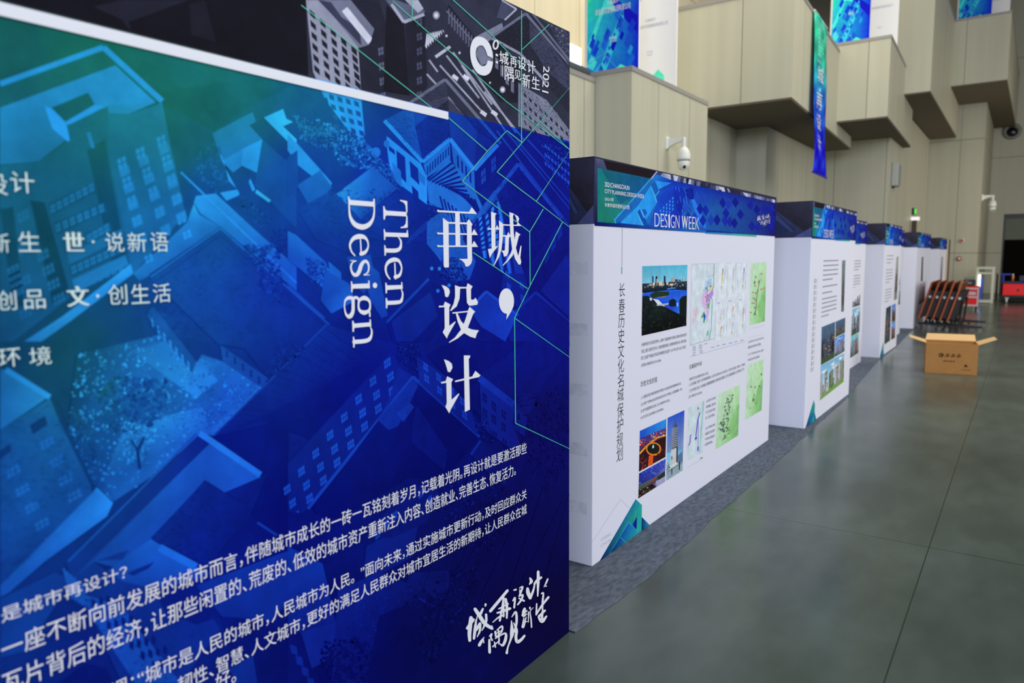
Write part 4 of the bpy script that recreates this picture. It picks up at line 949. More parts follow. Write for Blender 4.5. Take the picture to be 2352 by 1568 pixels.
CARPET = 0.006
p1 = make_panel(X1, P1Y0, P1Y1, 0.30, 'nearest white exhibition panel with lake photo, maps and vertical Chinese title')
emblem(p1, X1, P1Y0, P1W)
for z in (1.42, 1.13, .84, .55, .26):  # seam strips tinted darker to paint the frame's shadow through the fabric
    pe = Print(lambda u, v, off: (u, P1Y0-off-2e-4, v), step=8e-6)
    pe.poly([(X1-.298, z), (X1-.03, z), (X1-.03, z+.06), (X1-.298, z+.06)], ink((197, 199, 213))); pe.build('end_seam_shade', p1)
tw1 = lambda u, v, off: (X1+off, u, v)
WPX = P1P
# printed photographs and maps of the nearest panel
def photo(name, parent, tw, fpix, T, shapes, label=None):
    pr = Print(tw, step=6e-6, base=3e-4, maxlen=0.3)
    for pts, c in shapes:
        pr.poly([fpix(T(p)) for p in pts], [ink(k) for k in c] if isinstance(c, list) else ink(c))
    o = pr.build(name, parent)
    if label: o['label'] = label
    return o
def blobs(P, n, r, cols, seed):
    rg = random.Random(seed); out = []; xs = [p[0] for p in P]; ys = [p[1] for p in P]; t = 0
    while len(out) < n and t < n*30:
        t += 1; p = (rg.uniform(min(xs), max(xs)), rg.uniform(min(ys), max(ys)))
        if not in_poly(p, P): continue
        k = rg.choice((3, 4, 5)); a = rg.uniform(0, 6); q = r*rg.uniform(.5, 1.4)
        out.append(([(p[0]+q*math.cos(a+2*PI*i/k)*rg.uniform(.6, 1.2), p[1]+q*math.sin(a+2*PI*i/k)) for i in range(k)], rg.choice(cols)))
    return out
def seg(pts, w, c):
    out = []
    for a, b in zip(pts, pts[1:]):
        d = np.array(b, float)-np.array(a, float); d /= np.linalg.norm(d)+1e-9; n = np.array([-d[1], d[0]])*w/2
        out.append(([tuple(np.array(a)+n), tuple(np.array(b)+n), tuple(np.array(b)-n), tuple(np.array(a)-n)], c))
    return out
lake = [([(98, 138), (778, 118), (772, 390), (98, 405)], [(70, 160, 190), (78, 176, 204), (120, 190, 214), (120, 184, 208)]),
        ([(98, 400), (772, 360), (770, 520), (98, 540)], [(30, 44, 62), (30, 50, 70), (16, 24, 34), (16, 22, 30)])]
for x, y, w, h, c in ((245, 290, 24, 140, (40, 66, 108)), (298, 290, 28, 140, (24, 30, 44)), (312, 330, 14, 100, (190, 190, 190)), (422, 285, 26, 130, (30, 40, 66)), (255, 385, 34, 45, (200, 186, 150)), (345, 370, 50, 60, (206, 190, 156)), (205, 400, 40, 35, (150, 140, 120)), (160, 410, 30, 25, (60, 66, 80)), (460, 370, 30, 50, (190, 180, 170)), (500, 370, 36, 50, (96, 60, 62)), (535, 315, 22, 60, (150, 140, 136)), (565, 305, 24, 70, (170, 156, 146)), (590, 335, 40, 50, (60, 60, 80)), (640, 340, 40, 40, (90, 90, 104)), (705, 320, 34, 50, (110, 110, 120)), (715, 305, 16, 60, (214, 200, 160)), (515, 400, 50, 30, (214, 206, 170)), (395, 390, 30, 40, (180, 172, 150))):
    lake.append(([(x, y), (x+w, y-2), (x+w, y+h), (x, y+h)], c))
lake += blobs([(100, 420), (770, 380), (770, 440), (100, 470)], 90, 8, [(150, 150, 150), (40, 50, 60), (190, 190, 180), (30, 36, 44), (90, 96, 100)], 31)
lake += [([(98, 545), (300, 515), (600, 490), (770, 500), (768, 640), (650, 860), (500, 800), (340, 640), (98, 600)], [(40, 92, 214), (30, 80, 206), (40, 110, 220), (30, 84, 200), (40, 100, 214), (44, 120, 226), (24, 60, 190), (30, 80, 206), (30, 74, 196)]),
         ([(218, 560), (290, 515), (500, 520), (500, 575), (330, 610), (230, 630)], (28, 50, 34)), ([(280, 610), (500, 580), (520, 572), (420, 602)], (150, 130, 110)), ([(470, 470), (600, 455), (600, 470), (470, 490)], (70, 120, 200)),
         ([(98, 590), (180, 580), (280, 650), (330, 720), (430, 740), (520, 790), (640, 850), (760, 870), (760, 1030), (88, 1182)], [(18, 30, 34), (20, 34, 30), (20, 32, 30), (20, 32, 34), (22, 32, 32), (18, 24, 26), (14, 18, 22), (12, 14, 18), (10, 10, 12), (8, 8, 10)]),
         ([(500, 650), (560, 625), (605, 650), (605, 740), (520, 745), (495, 720)], (14, 26, 40)), ([(655, 640), (700, 590), (768, 575), (762, 900), (655, 880)], (16, 26, 24)),
         ([(205, 610), (245, 612), (240, 655), (212, 650)], (190, 200, 210)), ([(300, 720), (400, 705), (500, 690), (480, 715), (330, 735)], (160, 170, 180)), ([(610, 680), (640, 690), (635, 750), (615, 740)], (120, 170, 230))]
lake += blobs([(100, 640), (330, 740), (640, 860), (750, 900), (750, 1020), (95, 1150)], 160, 14, [(24, 40, 32), (14, 20, 24), (30, 46, 40), (10, 14, 16)], 32)
photo('printed_photo', p1, tw1, P1P, Q1, lake, 'photograph of a lake below a skyline')
mapA = [([(840, 108), (1182, 98), (1160, 1225), (818, 1320)], (196, 208, 216)), ([(1182, 98), (1675, 90), (1645, 1190), (1160, 1225)], (202, 210, 220))]
mapA += seg([(840, 106), (1675, 90)], 4, (140, 160, 176)) + seg([(840, 106), (815, 1320)], 3, (150, 170, 180)) + seg([(815, 1325), (1180, 1222)], 5, (110, 140, 150)) + seg([(815, 1500), (1640, 1270)], 5, (150, 160, 176)) + seg([(1182, 98), (1168, 300), (1172, 440), (1130, 560), (1148, 650), (1135, 1050), (1105, 1240)], 9, (70, 150, 140))
mapA += [([(1055, 185), (1080, 180), (1070, 260), (1045, 270)], (176, 190, 214)), ([(1040, 370), (1140, 310), (1140, 420), (1080, 500), (1025, 510)], (156, 190, 214)), ([(1095, 450), (1160, 410), (1160, 470), (1100, 550)], (206, 200, 170)), ([(1020, 510), (1080, 500), (1075, 580), (1120, 640), (1100, 720), (1030, 800), (985, 680)], (204, 170, 214)),
         ([(1080, 580), (1155, 480), (1165, 560), (1120, 640)], (170, 130, 206)), ([(1075, 700), (1110, 690), (1100, 780), (1075, 770)], (90, 160, 120)), ([(1070, 790), (1110, 770), (1095, 890), (1060, 900)], (206, 176, 214)), ([(860, 820), (915, 740), (942, 800), (900, 930), (860, 1000), (845, 950)], (206, 190, 200)),
         ([(1025, 810), (1050, 880), (1030, 990), (1012, 985), (1018, 900), (975, 920)], (70, 160, 90)), ([(1030, 840), (1052, 880), (1040, 950), (1018, 900)], (40, 70, 190)), ([(1070, 1110), (1095, 1100), (1090, 1180), (1062, 1180)], (110, 180, 160)), ([(1045, 455), (1075, 450), (1070, 485), (1045, 488)], (60, 150, 110))]
mapA += seg([(1075, 370), (1065, 700), (1068, 970)], 5, (170, 90, 130)) + seg([(1050, 270), (1090, 300), (1170, 265)], 5, (120, 160, 176)) + seg([(1050, 280), (1050, 370)], 3, (180, 190, 200)) + seg([(1020, 690), (1050, 715), (1120, 720)], 6, (90, 160, 130)) + seg([(1070, 600), (1070, 690)], 9, (80, 120, 140)) + seg([(1060, 640), (1120, 650)], 6, (120, 90, 170))
mapA += blobs([(1020, 380), (1140, 380), (1120, 700), (1010, 700)], 26, 8, [(150, 60, 90), (90, 60, 110), (90, 140, 130)], 33)
for i, (x, y, h) in enumerate(((1215, 100, 520), (1380, 98, 510), (1535, 95, 500), (1200, 745, 245), (1375, 710, 225), (1530, 690, 500), (1195, 1000, 260), (1370, 950, 260))):
    w = 140
    mapA += [([(x, y), (x+w-10, y-8), (x+w-16, y+h-20), (x-6, y+h)], (206, 214, 222))] + seg([(x+w-16, y+10), (x+w-26, y+h*.5), (x+w-36, y+h-30)], 5, (140, 176, 176)) + seg([(x, y), (x-6, y+h)], 2, (160, 170, 180))
    mapA += [([(x+80, y+h*.14), (x+100, y+h*.16), (x+92, y+h*.45), (x+78, y+h*.6), (x+66, y+h*.5)], [(206, 206, 120), (190, 196, 214), (176, 186, 210), (196, 204, 214), (206, 170, 180), (190, 186, 196), (206, 196, 170), (180, 196, 214)][i]), ([(x+62, y+h*.62), (x+78, y+h*.66), (x+70, y+h*.8)], (130, 180, 110)), ([(x+88, y+h*.14), (x+102, y+h*.14), (x+96, y+h*.3), (x+82, y+h*.34)], [(120, 110, 180), (190, 196, 214), (110, 100, 180), (196, 204, 214), (220, 120, 140), (170, 150, 170), (190, 120, 100), (160, 186, 214)][i])]
    mapA += seg([(x+88, y+h*.15), (x+80, y+h*.9)], 4, (190, 140, 130))
mapA += [([(x, y), (x+45, y-9), (x+45, y+1), (x, y+10)], (130, 140, 160)) for x, y in ((855, 1345), (855, 1370), (855, 1395), (855, 1430), (950, 1320), (950, 1345), (950, 1370), (955, 1405), (960, 1430), (1030, 1300), (850, 1465), (1130, 1355), (1220, 690), (1390, 660), (1550, 640), (1210, 1330), (1300, 1310), (1400, 1290), (1480, 1270), (1570, 1250))]
photo('printed_map', p1, tw1, P1P, Q1, mapA, 'pale city planning maps')
def green(T, quad, seed, spots, dark=(40, 60, 60)):
    c = [(184, 212, 186), (176, 212, 166), (134, 190, 120), (168, 208, 164)]
    out = [(quad, c)]
    (a, b, cc, d) = [np.array(p, float) for p in quad]
    f = lambda u, v: tuple((a*(1-u)+b*u)*(1-v)+(d*(1-u)+cc*u)*v)
    rg = random.Random(seed)
    out += [([f(.55, .62), f(.9, .35), f(1, .4), f(1, 1), f(.5, 1)], [(158, 206, 148), (162, 208, 150), (122, 180, 112), (112, 170, 104), (146, 200, 132)]), ([f(.5, .75), f(.8, .5), f(.9, .7), f(.7, .95)], (128, 184, 116))]
    for u, v in spots:
        for k in range(3):
            du, dv = rg.uniform(-.05, .05), rg.uniform(-.02, .02); s = rg.uniform(.015, .035)
            out.append(([f(u+du-s, v+dv), f(u+du+s, v+dv-.012), f(u+du+s*.6, v+dv+.012), f(u+du-s*.8, v+dv+.016)], rg.choice([dark, (70, 100, 90), (110, 130, 90), (60, 90, 70)])))
    return out
rg = random.Random(8)
g1 = green(Q1, [(1725, 88), (1962, 78), (1938, 965), (1708, 1028)], 1, [(.25+.3*rg.random(), .15+.7*rg.random()) for _ in range(14)], (110, 60, 60))
g1 += seg([(1870, 330), (1815, 560), (1815, 760), (1765, 880)], 8, (120, 130, 90)) + seg([(1850, 340), (1830, 560), (1808, 700), (1800, 880)], 5, (150, 120, 90))
for x, y in ((1882, 255), (1792, 432), (1758, 532), (1750, 692), (1728, 832), (1922, 468), (1885, 485)): g1.append(([(x-16, y-8), (x+16, y-12), (x+16, y+8), (x-16, y+10)], (190, 120, 110)))
g1 += seg([(1706, 1080), (1935, 1022)], 4, (160, 170, 190)) + seg([(1700, 1212), (1930, 1150)], 4, (170, 178, 196))
photo('printed_map', p1, tw1, P1P, Q1, g1, 'green district map at upper right')
g2 = green(Q6, [(515, 432), (848, 280), (818, 1042), (482, 1255)], 2, [(.45+.12*math.sin(i*1.9)+.006*(14-i)*(1 if i < 30 else 0), .12+.8*i/40) for i in range(40)] + [(.15+.25*(i % 5)/5, .55+.02*i) for i in range(10)])
photo('printed_map', p1, tw1, P1P, Q6, g2, 'green map crowded with dark symbols')
g3 = green(Q2, [(1888, 575), (2160, 475), (2125, 1335), (1850, 1500)], 3, [(.55, .48), (.8, .5), (.5, .62), (.45, .66), (.42, .7), (.5, .72), (.3, .82), (.6, .8), (.9, .28), (.25, .42)])
photo('printed_map', p1, tw1, P1P, Q2, g3, 'green district map at lower right')
pm = [([(72, 632), (318, 520), (290, 1300), (48, 1425)], (190, 206, 212))] + seg([(298, 530), (285, 760), (262, 1000), (240, 1300)], 9, (90, 170, 150)) + seg([(245, 700), (215, 800), (185, 1050)], 16, (96, 76, 190)) + seg([(222, 800), (215, 1280)], 9, (110, 90, 200)) + seg([(105, 1030), (95, 1150), (75, 1195)], 18, (140, 110, 200)) + [([(188, 1040), (205, 1090), (160, 1115)], (70, 40, 190)), ([(205, 1215), (230, 1215), (222, 1280), (205, 1270)], (90, 70, 200)), ([(215, 610), (240, 640), (205, 660)], (130, 130, 170)), ([(180, 1100), (200, 1100), (185, 1150)], (130, 190, 140)), ([(245, 1390), (285, 1365), (285, 1380), (250, 1400)], (60, 66, 76))] + seg([(40, 1538), (285, 1392)], 4, (160, 170, 186))
photo('printed_map', p1, tw1, P1P, Q6, pm, 'pale map with violet building blocks')
night = [([(133, 472), (550, 282), (535, 880), (118, 1112)], [(30, 76, 196), (44, 140, 230), (40, 24, 40), (30, 16, 34)]), ([(133, 600), (548, 415), (540, 560), (128, 800)], [(50, 40, 120), (80, 60, 130), (60, 26, 40), (90, 40, 40)]), ([(128, 780), (545, 540), (535, 880), (118, 1112)], (44, 22, 30))]
night += seg([(128, 830), (230, 720), (400, 580), (540, 540)], 26, (220, 150, 60)) + [(ell(348, 755, 118, 105, 20), (226, 120, 40)), (ell(346, 752, 98, 82, 20), (24, 30, 26)), ([(275, 860), (345, 850), (335, 1000), (260, 1030)], (206, 80, 30)), ([(335, 690), (352, 690), (355, 735), (325, 745)], (190, 220, 210)), ([(150, 1090), (190, 1000), (175, 1080)], (200, 60, 40))]
night += seg([(130, 700), (180, 680), (220, 730)], 10, (200, 60, 40)) + seg([(380, 540), (370, 620)], 10, (206, 90, 60)) + blobs([(135, 600), (545, 425), (540, 540), (130, 700)], 80, 9, [(230, 170, 120), (130, 60, 90), (70, 60, 140), (220, 110, 50), (240, 220, 150)], 41) + blobs([(130, 850), (250, 860), (260, 1030), (125, 1090)], 40, 10, [(190, 60, 30), (60, 30, 40), (30, 40, 50)], 42) + blobs([(370, 820), (530, 700), (530, 870), (360, 970)], 36, 10, [(70, 30, 30), (40, 40, 50), (120, 50, 30)], 43)
photo('printed_photo', p1, tw1, P1P, Q3, night, 'night photograph of a glowing roundabout')
pag = [([(568, 268), (832, 148), (802, 1090), (545, 1255)], [(40, 84, 190), (34, 70, 184), (150, 176, 190), (140, 170, 180)]), ([(556, 820), (808, 760), (804, 970), (550, 1040)], [(110, 190, 224), (100, 170, 214), (150, 190, 206), (150, 190, 206)]),
       ([(548, 1040), (804, 950), (802, 1090), (545, 1255)], (138, 160, 170)), ([(640, 560), (650, 420), (670, 360), (695, 352), (715, 380), (725, 470), (728, 720), (620, 790)], [(90, 96, 116), (90, 96, 116), (80, 86, 110), (70, 76, 96), (60, 62, 84), (50, 54, 76), (50, 54, 76), (110, 116, 130)]),
       ([(622, 770), (705, 735), (700, 980), (605, 1050)], (186, 190, 190)), ([(705, 735), (730, 720), (728, 960), (700, 985)], (60, 66, 84)), ([(605, 1020), (715, 960), (710, 1000), (600, 1070)], (200, 204, 204)), ([(685, 300), (692, 300), (696, 355), (684, 356)], (70, 76, 96)), ([(730, 860), (780, 810), (800, 780), (805, 950), (730, 980)], (90, 110, 140)), ([(745, 960), (765, 950), (760, 1080), (742, 1090)], (30, 34, 46)), ([(626, 1070), (642, 1060), (640, 1150), (628, 1160)], (30, 34, 46)), ([(628, 870), (640, 862), (638, 920), (626, 930)], (50, 54, 66))]
for i in range(11): pag += seg([(640-i*1.2, 440+i*29), (690, 425+i*28), (726, 430+i*27)], 8, (176, 182, 190) if i % 1 == 0 else (60, 60, 80))
pag += seg([(560, 1120), (800, 965)], 6, (40, 46, 56)) + blobs([(552, 980), (600, 960), (598, 1060), (550, 1080)], 14, 10, [(60, 80, 80), (100, 110, 120), (40, 50, 56)], 44)
photo('printed_photo', p1, tw1, P1P, Q3, pag, 'photograph of a tall stepped tower under blue sky')
gard = [([(120, 1138), (538, 905), (528, 1265), (108, 1530)], [(36, 50, 150), (60, 80, 190), (130, 130, 160), (30, 20, 24)]), ([(115, 1320), (370, 1200), (525, 1100), (528, 1180), (370, 1280), (112, 1470)], [(70, 90, 90), (90, 90, 90), (40, 56, 40), (46, 60, 44), (60, 40, 40), (50, 60, 40)]), ([(112, 1400), (330, 1300), (390, 1345), (108, 1532)], (40, 18, 24)), ([(380, 1260), (525, 1180), (528, 1262), (395, 1345)], (150, 150, 186)), ([(300, 1250), (390, 1190), (385, 1225), (300, 1280)], (140, 60, 70)), ([(400, 1200), (525, 1105), (525, 1180), (430, 1240)], (34, 46, 36))]
gard += blobs([(125, 1150), (535, 925), (525, 1090), (120, 1310)], 50, 16, [(50, 66, 170), (80, 96, 190), (36, 46, 140)], 45) + blobs([(112, 1380), (280, 1330), (300, 1400), (112, 1500)], 40, 9, [(110, 120, 60), (60, 80, 40), (150, 150, 120), (40, 30, 30)], 46)
photo('printed_photo', p1, tw1, P1P, Q3, gard, 'photograph of a garden and water under a dark blue sky')
# lettering of the nearest panel
TT = Letters(tw1, 5e-4)
for ch, y0, y1, x0, x1 in (('长', 163, 265, 103, 148), ('春', 278, 385, 101, 147), ('历', 395, 498, 99, 146), ('史', 505, 612, 98, 144), ('文', 618, 725, 96, 142), ('化', 730, 835, 95, 141), ('名', 842, 945, 93, 139), ('城', 950, 1050, 91, 138), ('保', 1062, 1170, 90, 137), ('护', 1172, 1282, 88, 135), ('规', 1288, 1390, 86, 133), ('划', 1390, 1498, 84, 132)):
    wbox(TT, ch, x0, x1, y0, y1, -0.004, QT)
TT.build('vertical_title', dark_ink, p1)
TR = Letters(tw1, 5e-4)
def bar1(L, a, b, w):
    ya, za = P1P(a); yb, zb = P1P(b); L.poly([(ya-w/2, za), (ya+w/2, za), (ya+w/2, zb), (ya-w/2, zb)])
bar1(TR, (1429, 523), (1428, 610), 0.004); TR.build('title_rule', grey_ink, p1)
TR = Letters(tw1, 5e-4); bar1(TR, (1428, 612), (1428, 629), 0.010); TR.build('title_rule', mat('teal_print', ink((70, 150, 150)), 0.5), p1)
BT = Letters(tw1, 5e-4)
def qt(T, body, tl, tr, br, bl, off=0.0, L=None):
    (L or BT).quadtext(body, P1P(T(tl)), P1P(T(tr)), P1P(T(br)), P1P(T(bl)), off)
qt(Q1, '长春地处东北亚区域中心，素有“北国春城”的美誉，拥有优美的自然', (85, 1290), (762, 1140), (762, 1185), (85, 1348))
qt(Q1, '风光，悠久的历史文化，丰富的建筑遗存，独特的城市空间，系统完善', (85, 1390), (758, 1230), (758, 1278), (85, 1448))
qt(Q1, '的工业遗产和灿烂夺目的非物质文化遗产，2017年10月15日，长春正', (83, 1490), (755, 1320), (755, 1368), (80, 1550))
qt(Q2, '式获批为国家历史文化名城。', (92, 552), (432, 468), (430, 512), (90, 610))
for b, a in (('(1) 我国近现代城市规划科学理念与全面实践的重要物质实证。', ((95, 1095), (770, 855), (770, 908), (90, 1160))), ('(2) 具有气势恢弘的近现代城市空间艺术特征，在我国独树一帜。', ((90, 1215), (787, 950), (787, 1005), (88, 1275))), ('(3) 新中国重要标志性工业文明的时代见证。', ((85, 1325), (582, 1138), (580, 1190), (83, 1390))), ('(4) 西汉至辽金时期东北北部重镇。', ((85, 1440), (472, 1290), (470, 1338), (83, 1500))),
             ('长春历史文化名城保护包括五个层次。', ((905, 790), (1232, 683), (1230, 728), (900, 845))), ('(1) 历史城区：保护三条传统城市轴线：人民大街、新民大街、大同大街，三片历史文化街区，中国第一汽车制造', ((905, 880), (1845, 535), (1845, 585), (900, 945))), ('厂生产区和生活区、中东铁路、南满铁路附属地、商埠地历史风貌区、近代公共建筑风貌区，以及传统人民广场', ((897, 990), (1832, 615), (1830, 665), (890, 1050))), ('及开敞空间系统。', ((895, 1090), (1127, 1008), (1125, 1050), (890, 1140))),
             ('(3)历史文化街区和历史', ((1900, 168), (2165, 98), (2165, 132), (1900, 212))), ('建筑的保护范围。', ((1897, 258), (2120, 192), (2118, 235), (1895, 302))), ('(5)不可移动文物，保护', ((1900, 380), (2160, 302), (2160, 345), (1895, 422))), ('单位的历史建筑', ((1895, 470), (2092, 407), (2090, 450), (1890, 512)))):
    qt(Q2, b, *a)
for b, a in (('(2)历史文化街区', ((345, 510), (486, 455), (485, 497), (340, 557))), ('和风貌区，重点保', ((340, 595), (482, 540), (480, 582), (335, 642))), ('护三片历史文化街', ((335, 680), (477, 622), (475, 667), (330, 722))), ('区，历史地段。', ((330, 762), (472, 702), (470, 747), (328, 807))), ('(4)不可移动文物', ((330, 920), (472, 857), (470, 902), (328, 967))), ('和建筑，重点保护', ((325, 1002), (472, 940), (470, 982), (322, 1047))), ('不可移动文物及历', ((320, 1087), (467, 1022), (465, 1067), (318, 1122))), ('史建筑等。', ((318, 1162), (442, 1112), (440, 1152), (316, 1207)))):
    qt(Q6, b, *a)
BT.build('body_lettering', dark_ink, p1)
HD = Letters(tw1, 5e-4)
qt(Q2, '历史文化价值', (85, 852), (362, 765), (360, 860), (83, 945), .012, HD)
HD.build('heading_lettering', mat('black_ink', lin((24, 26, 30)), 0.6, spec=0.1), p1); HD = Letters(tw1, 5e-4)
qt(Q2, '名城保护内容', (905, 570), (1117, 505), (1115, 577), (905, 650), .012, HD)
HD.build('heading_lettering', mat('black_ink', lin((24, 26, 30)), 0.6, spec=0.1), p1)
CC = Letters(tw1, 5e-4)
qt(Q4, 'CHANG', (165, 955), (350, 845), (350, 895), (165, 1020), -.006, CC); qt(Q4, 'CHUN', (165, 1070), (350, 960), (350, 1010), (165, 1130), -.006, CC)
for a, b in (((0, 1030), (535, 215)), ((535, 215), (710, 390))):
    d = np.array(b, float)-np.array(a, float); d /= np.linalg.norm(d); nn = np.array([-d[1], d[0]])*2.5
    CC.poly([P1P(Q4(tuple(np.array(p)+s*nn))) for p, s in ((a, 1), (b, 1), (b, -1), (a, -1))])
CC.build('corner_lettering', pale_ink, p1)

# ---- the panels further down the aisle
def textrows(r, tw, x, u0, u1, z0, z1, rows, seed, ragged=True):
    L = Letters(tw, 5e-4); rg = random.Random(seed)
    for i in range(rows):
        z = z0-(z0-z1)*i/max(1, rows-1); e = u1 if i < rows-1 else u0+(u1-u0)*rg.uniform(.4, .8); u = u0
        while u < e-0.01:
            w = min(rg.uniform(.03, .07), e-u); L.poly([(u, z), (u+w, z), (u+w, z+.012), (u, z+.012)]); u += w+.009
    L.build('text_block', soft_ink, r)
def city(r, X, px_quad, seed, sky, tones, label=None, ground=(60, 80, 50)):
    """printed street photograph inside the given photo-pixel quad (tl, tr, br, bl)"""
    C = [on_x(p[0], p[1], X) for p in px_quad]
    f = lambda u, v: tuple((C[0][k]*(1-u)+C[1][k]*u)*(1-v)+(C[3][k]*(1-u)+C[2][k]*u)*v for k in (0, 1))
    pr = Print(lambda a, b, off: (X+off, a, b), step=6e-6, base=3e-4)
    rg = random.Random(seed)
    pr.poly([f(0, 0), f(1, 0), f(1, 1), f(0, 1)], [ink(sky[0]), ink(sky[0]), ink(sky[1]), ink(sky[1])])
    for i in range(8):
        u = rg.uniform(0, .8); v = rg.uniform(.05, .4); pr.poly([f(u, v), f(u+.2, v-.03), f(u+.15, v+.08)], ink(tuple(min(255, c+30) for c in sky[1])))
    pr.poly([f(0, .8), f(1, .72), f(1, 1), f(0, 1)], ink(ground))
    for i in range(12):
        u = i/12+rg.uniform(-.03, .03); w = rg.uniform(.06, .14); t = rg.uniform(.15, .6); bt = rg.uniform(.78, .97); c = rg.choice(tones)
        u = max(0, u); e = min(1, u+w); pr.poly([f(u, t+.03), f(e, t), f(e, bt), f(u, bt)], ink(c))
        for k in range(rg.randint(3, 7)):
            v = t+.06+k*(bt-t-.1)/7; pr.poly([f(u+(e-u)*.15, v), f(u+(e-u)*.85, v), f(u+(e-u)*.85, v+.018), f(u+(e-u)*.15, v+.018)], ink(rg.choice([tuple(min(255, q+50) for q in c), tuple(q*.4 for q in c), (190, 150, 90)])))
    o = pr.build('printed_photo', r)
    if label: o['label'] = label
DK = [(44, 50, 66), (30, 34, 44), (70, 76, 92), (90, 84, 84), (56, 66, 80), (100, 90, 80)]
MD = [(110, 116, 136), (90, 90, 110), (140, 140, 156), (120, 96, 96), (80, 96, 120), (60, 66, 84)]
SKD = ((70, 100, 130), (50, 60, 76)); SKL = ((110, 170, 206), (190, 214, 224)); SKB = ((60, 110, 200), (130, 170, 214))
def px_u(px, X): 
    d = ray(px, 590); return float(X/d[0]*d[1])
def qmap(T, *p): return [T(q) for q in p]

X2 = -1.497
p2 = make_panel(X2, 6.55, 8.50, 0.52, 'white exhibition panel jutting forward behind the nearest one, with dark mosaic of city photos')
emblem(p2, X2, 6.55, 2.0)
city(p2, X2, qmap(Q5, (205, 745), (340, 690), (332, 1050), (197, 1125)), 2, SKD, DK, 'dark photograph of crowded old streets')
city(p2, X2, qmap(Q5, (345, 690), (442, 648), (438, 800), (342, 848)), 3, SKD, DK); city(p2, X2, qmap(Q5, (340, 858), (436, 808), (433, 985), (335, 1045)), 4, SKB, MD)
city(p2, X2, qmap(Q5, (195, 1130), (430, 1005), (425, 1290), (187, 1478)), 5, SKL, [(90, 110, 90), (130, 130, 130), (70, 90, 70), (150, 150, 156), (180, 184, 190)], 'photograph of pale houses under a bright sky', (110, 150, 60))
tw2 = lambda u, v, off: (X2+off, u, v)
ua, ub = px_u(1892, X2), px_u(1926, X2)
for i, (yt, yb, n) in enumerate(((600, 642, 5), (657, 671, 2), (684, 722, 5))):
    textrows(p2, tw2, X2, ua, ub, on_x(1908, yt, X2)[1], on_x(1908, yb, X2)[1], n, 50+i)
VT = Letters(tw2, 5e-4); uu = px_u(1874, X2); 
for i in range(16):
    z = 1.30-i*0.052; [VT.poly([(uu-.03, z-k), (uu+.03, z-k), (uu+.03, z-k-.006), (uu-.03, z-k-.006)]) for k in (0, .014, .028)]; VT.poly([(uu-.006, z), (uu+.006, z), (uu+.006, z-.036), (uu-.006, z-.036)]); VT.poly([(uu+.06, z), (uu+.072, z), (uu+.072, z-.038), (uu+.06, z-.038)])
VT.build('vertical_title', soft_ink, p2)
city(p2, X2, [(1934, 598), (1942, 597), (1938, 715), (1932, 716)], 7, ((120, 130, 130), (60, 80, 76)), DK, None, (90, 110, 100))

X2b = -1.835
p2b = make_panel(X2b, 8.52, 11.2, 0.20, 'white exhibition panel set back beside the mosaic panel, three tower photos stacked')
twb = lambda u, v, off: (X2b+off, u, v)
city(p2b, X2b, qmap(Q5, (495, 455), (590, 395), (588, 525), (492, 555)), 8, ((206, 210, 220), (190, 196, 210)), MD); city(p2b, X2b, qmap(Q5, (490, 575), (590, 540), (582, 790), (484, 845)), 9, SKL, MD); city(p2b, X2b, qmap(Q5, (478, 850), (575, 800), (572, 1000), (475, 1065)), 10, ((110, 190, 200), (120, 150, 170)), MD)
textrows(p2b, twb, X2b, px_u(1957, X2b), px_u(1978, X2b), on_x(1965, 600, X2b)[1], on_x(1965, 620, X2b)[1], 4, 60); textrows(p2b, twb, X2b, px_u(1957, X2b), px_u(1978, X2b), on_x(1965, 634, X2b)[1], on_x(1965, 660, X2b)[1], 5, 61)
RL = Letters(twb, 5e-4); u = px_u(1953.5, X2b); RL.poly([(u-.02, 1.46), (u+.02, 1.46), (u+.02, .9), (u-.02, .9)]); RL.build('title_rule', mat('olive_print', ink((196, 196, 150)), 0.5), p2b)

X3 = -1.683
p3 = make_panel(X3, 11.78, 13.48, 0.46, 'white exhibition panel, middle one of the row, two tall dark photos near its foot')
emblem(p3, X3, 11.78, 1.9)
tw3 = lambda u, v, off: (X3+off, u, v)
city(p3, X3, qmap(Q5, (850, 555), (900, 525), (888, 880), (832, 920)), 11, ((50, 66, 80), (40, 46, 56)), DK, 'tall dark photograph'); city(p3, X3, qmap(Q5, (908, 525), (948, 508), (942, 680), (905, 695)), 12, SKB, [(60, 50, 60), (90, 56, 50), (40, 40, 50)]); city(p3, X3, qmap(Q5, (905, 700), (942, 680), (938, 850), (900, 872)), 13, SKB, [(110, 70, 60), (90, 56, 50)], None, (70, 50, 40))
for i, (yt, yb, n) in enumerate(((588, 604, 3), (620, 648, 5), (664, 690, 5))): textrows(p3, tw3, X3, px_u(2037, X3), px_u(2052, X3), on_x(2044, yt, X3)[1], on_x(2044, yb, X3)[1], n, 70+i)
city(p3, X3, [(2059, 590), (2064, 588), (2060, 686), (2053, 690)], 14, ((150, 160, 156), (110, 120, 110)), DK, None, (120, 130, 120))
X3b = -1.915
p3b = make_panel(X3b, 13.50, 15.7, 0.20, 'narrow visible white exhibition panel set back just behind the middle panel')
city(p3b, X3b, [(2064, 630), (2068, 628), (2067, 655), (2064, 657)], 15, SKL, MD); city(p3b, X3b, [(2062, 660), (2068, 657), (2067, 698), (2062, 701)], 16, SKL, MD)
X4 = -1.815
p4 = make_panel(X4, 16.85, 19.3, 0.46, 'white exhibition panel beside the tilted tables, second from the far end')
tw4 = lambda u, v, off: (X4+off, u, v)
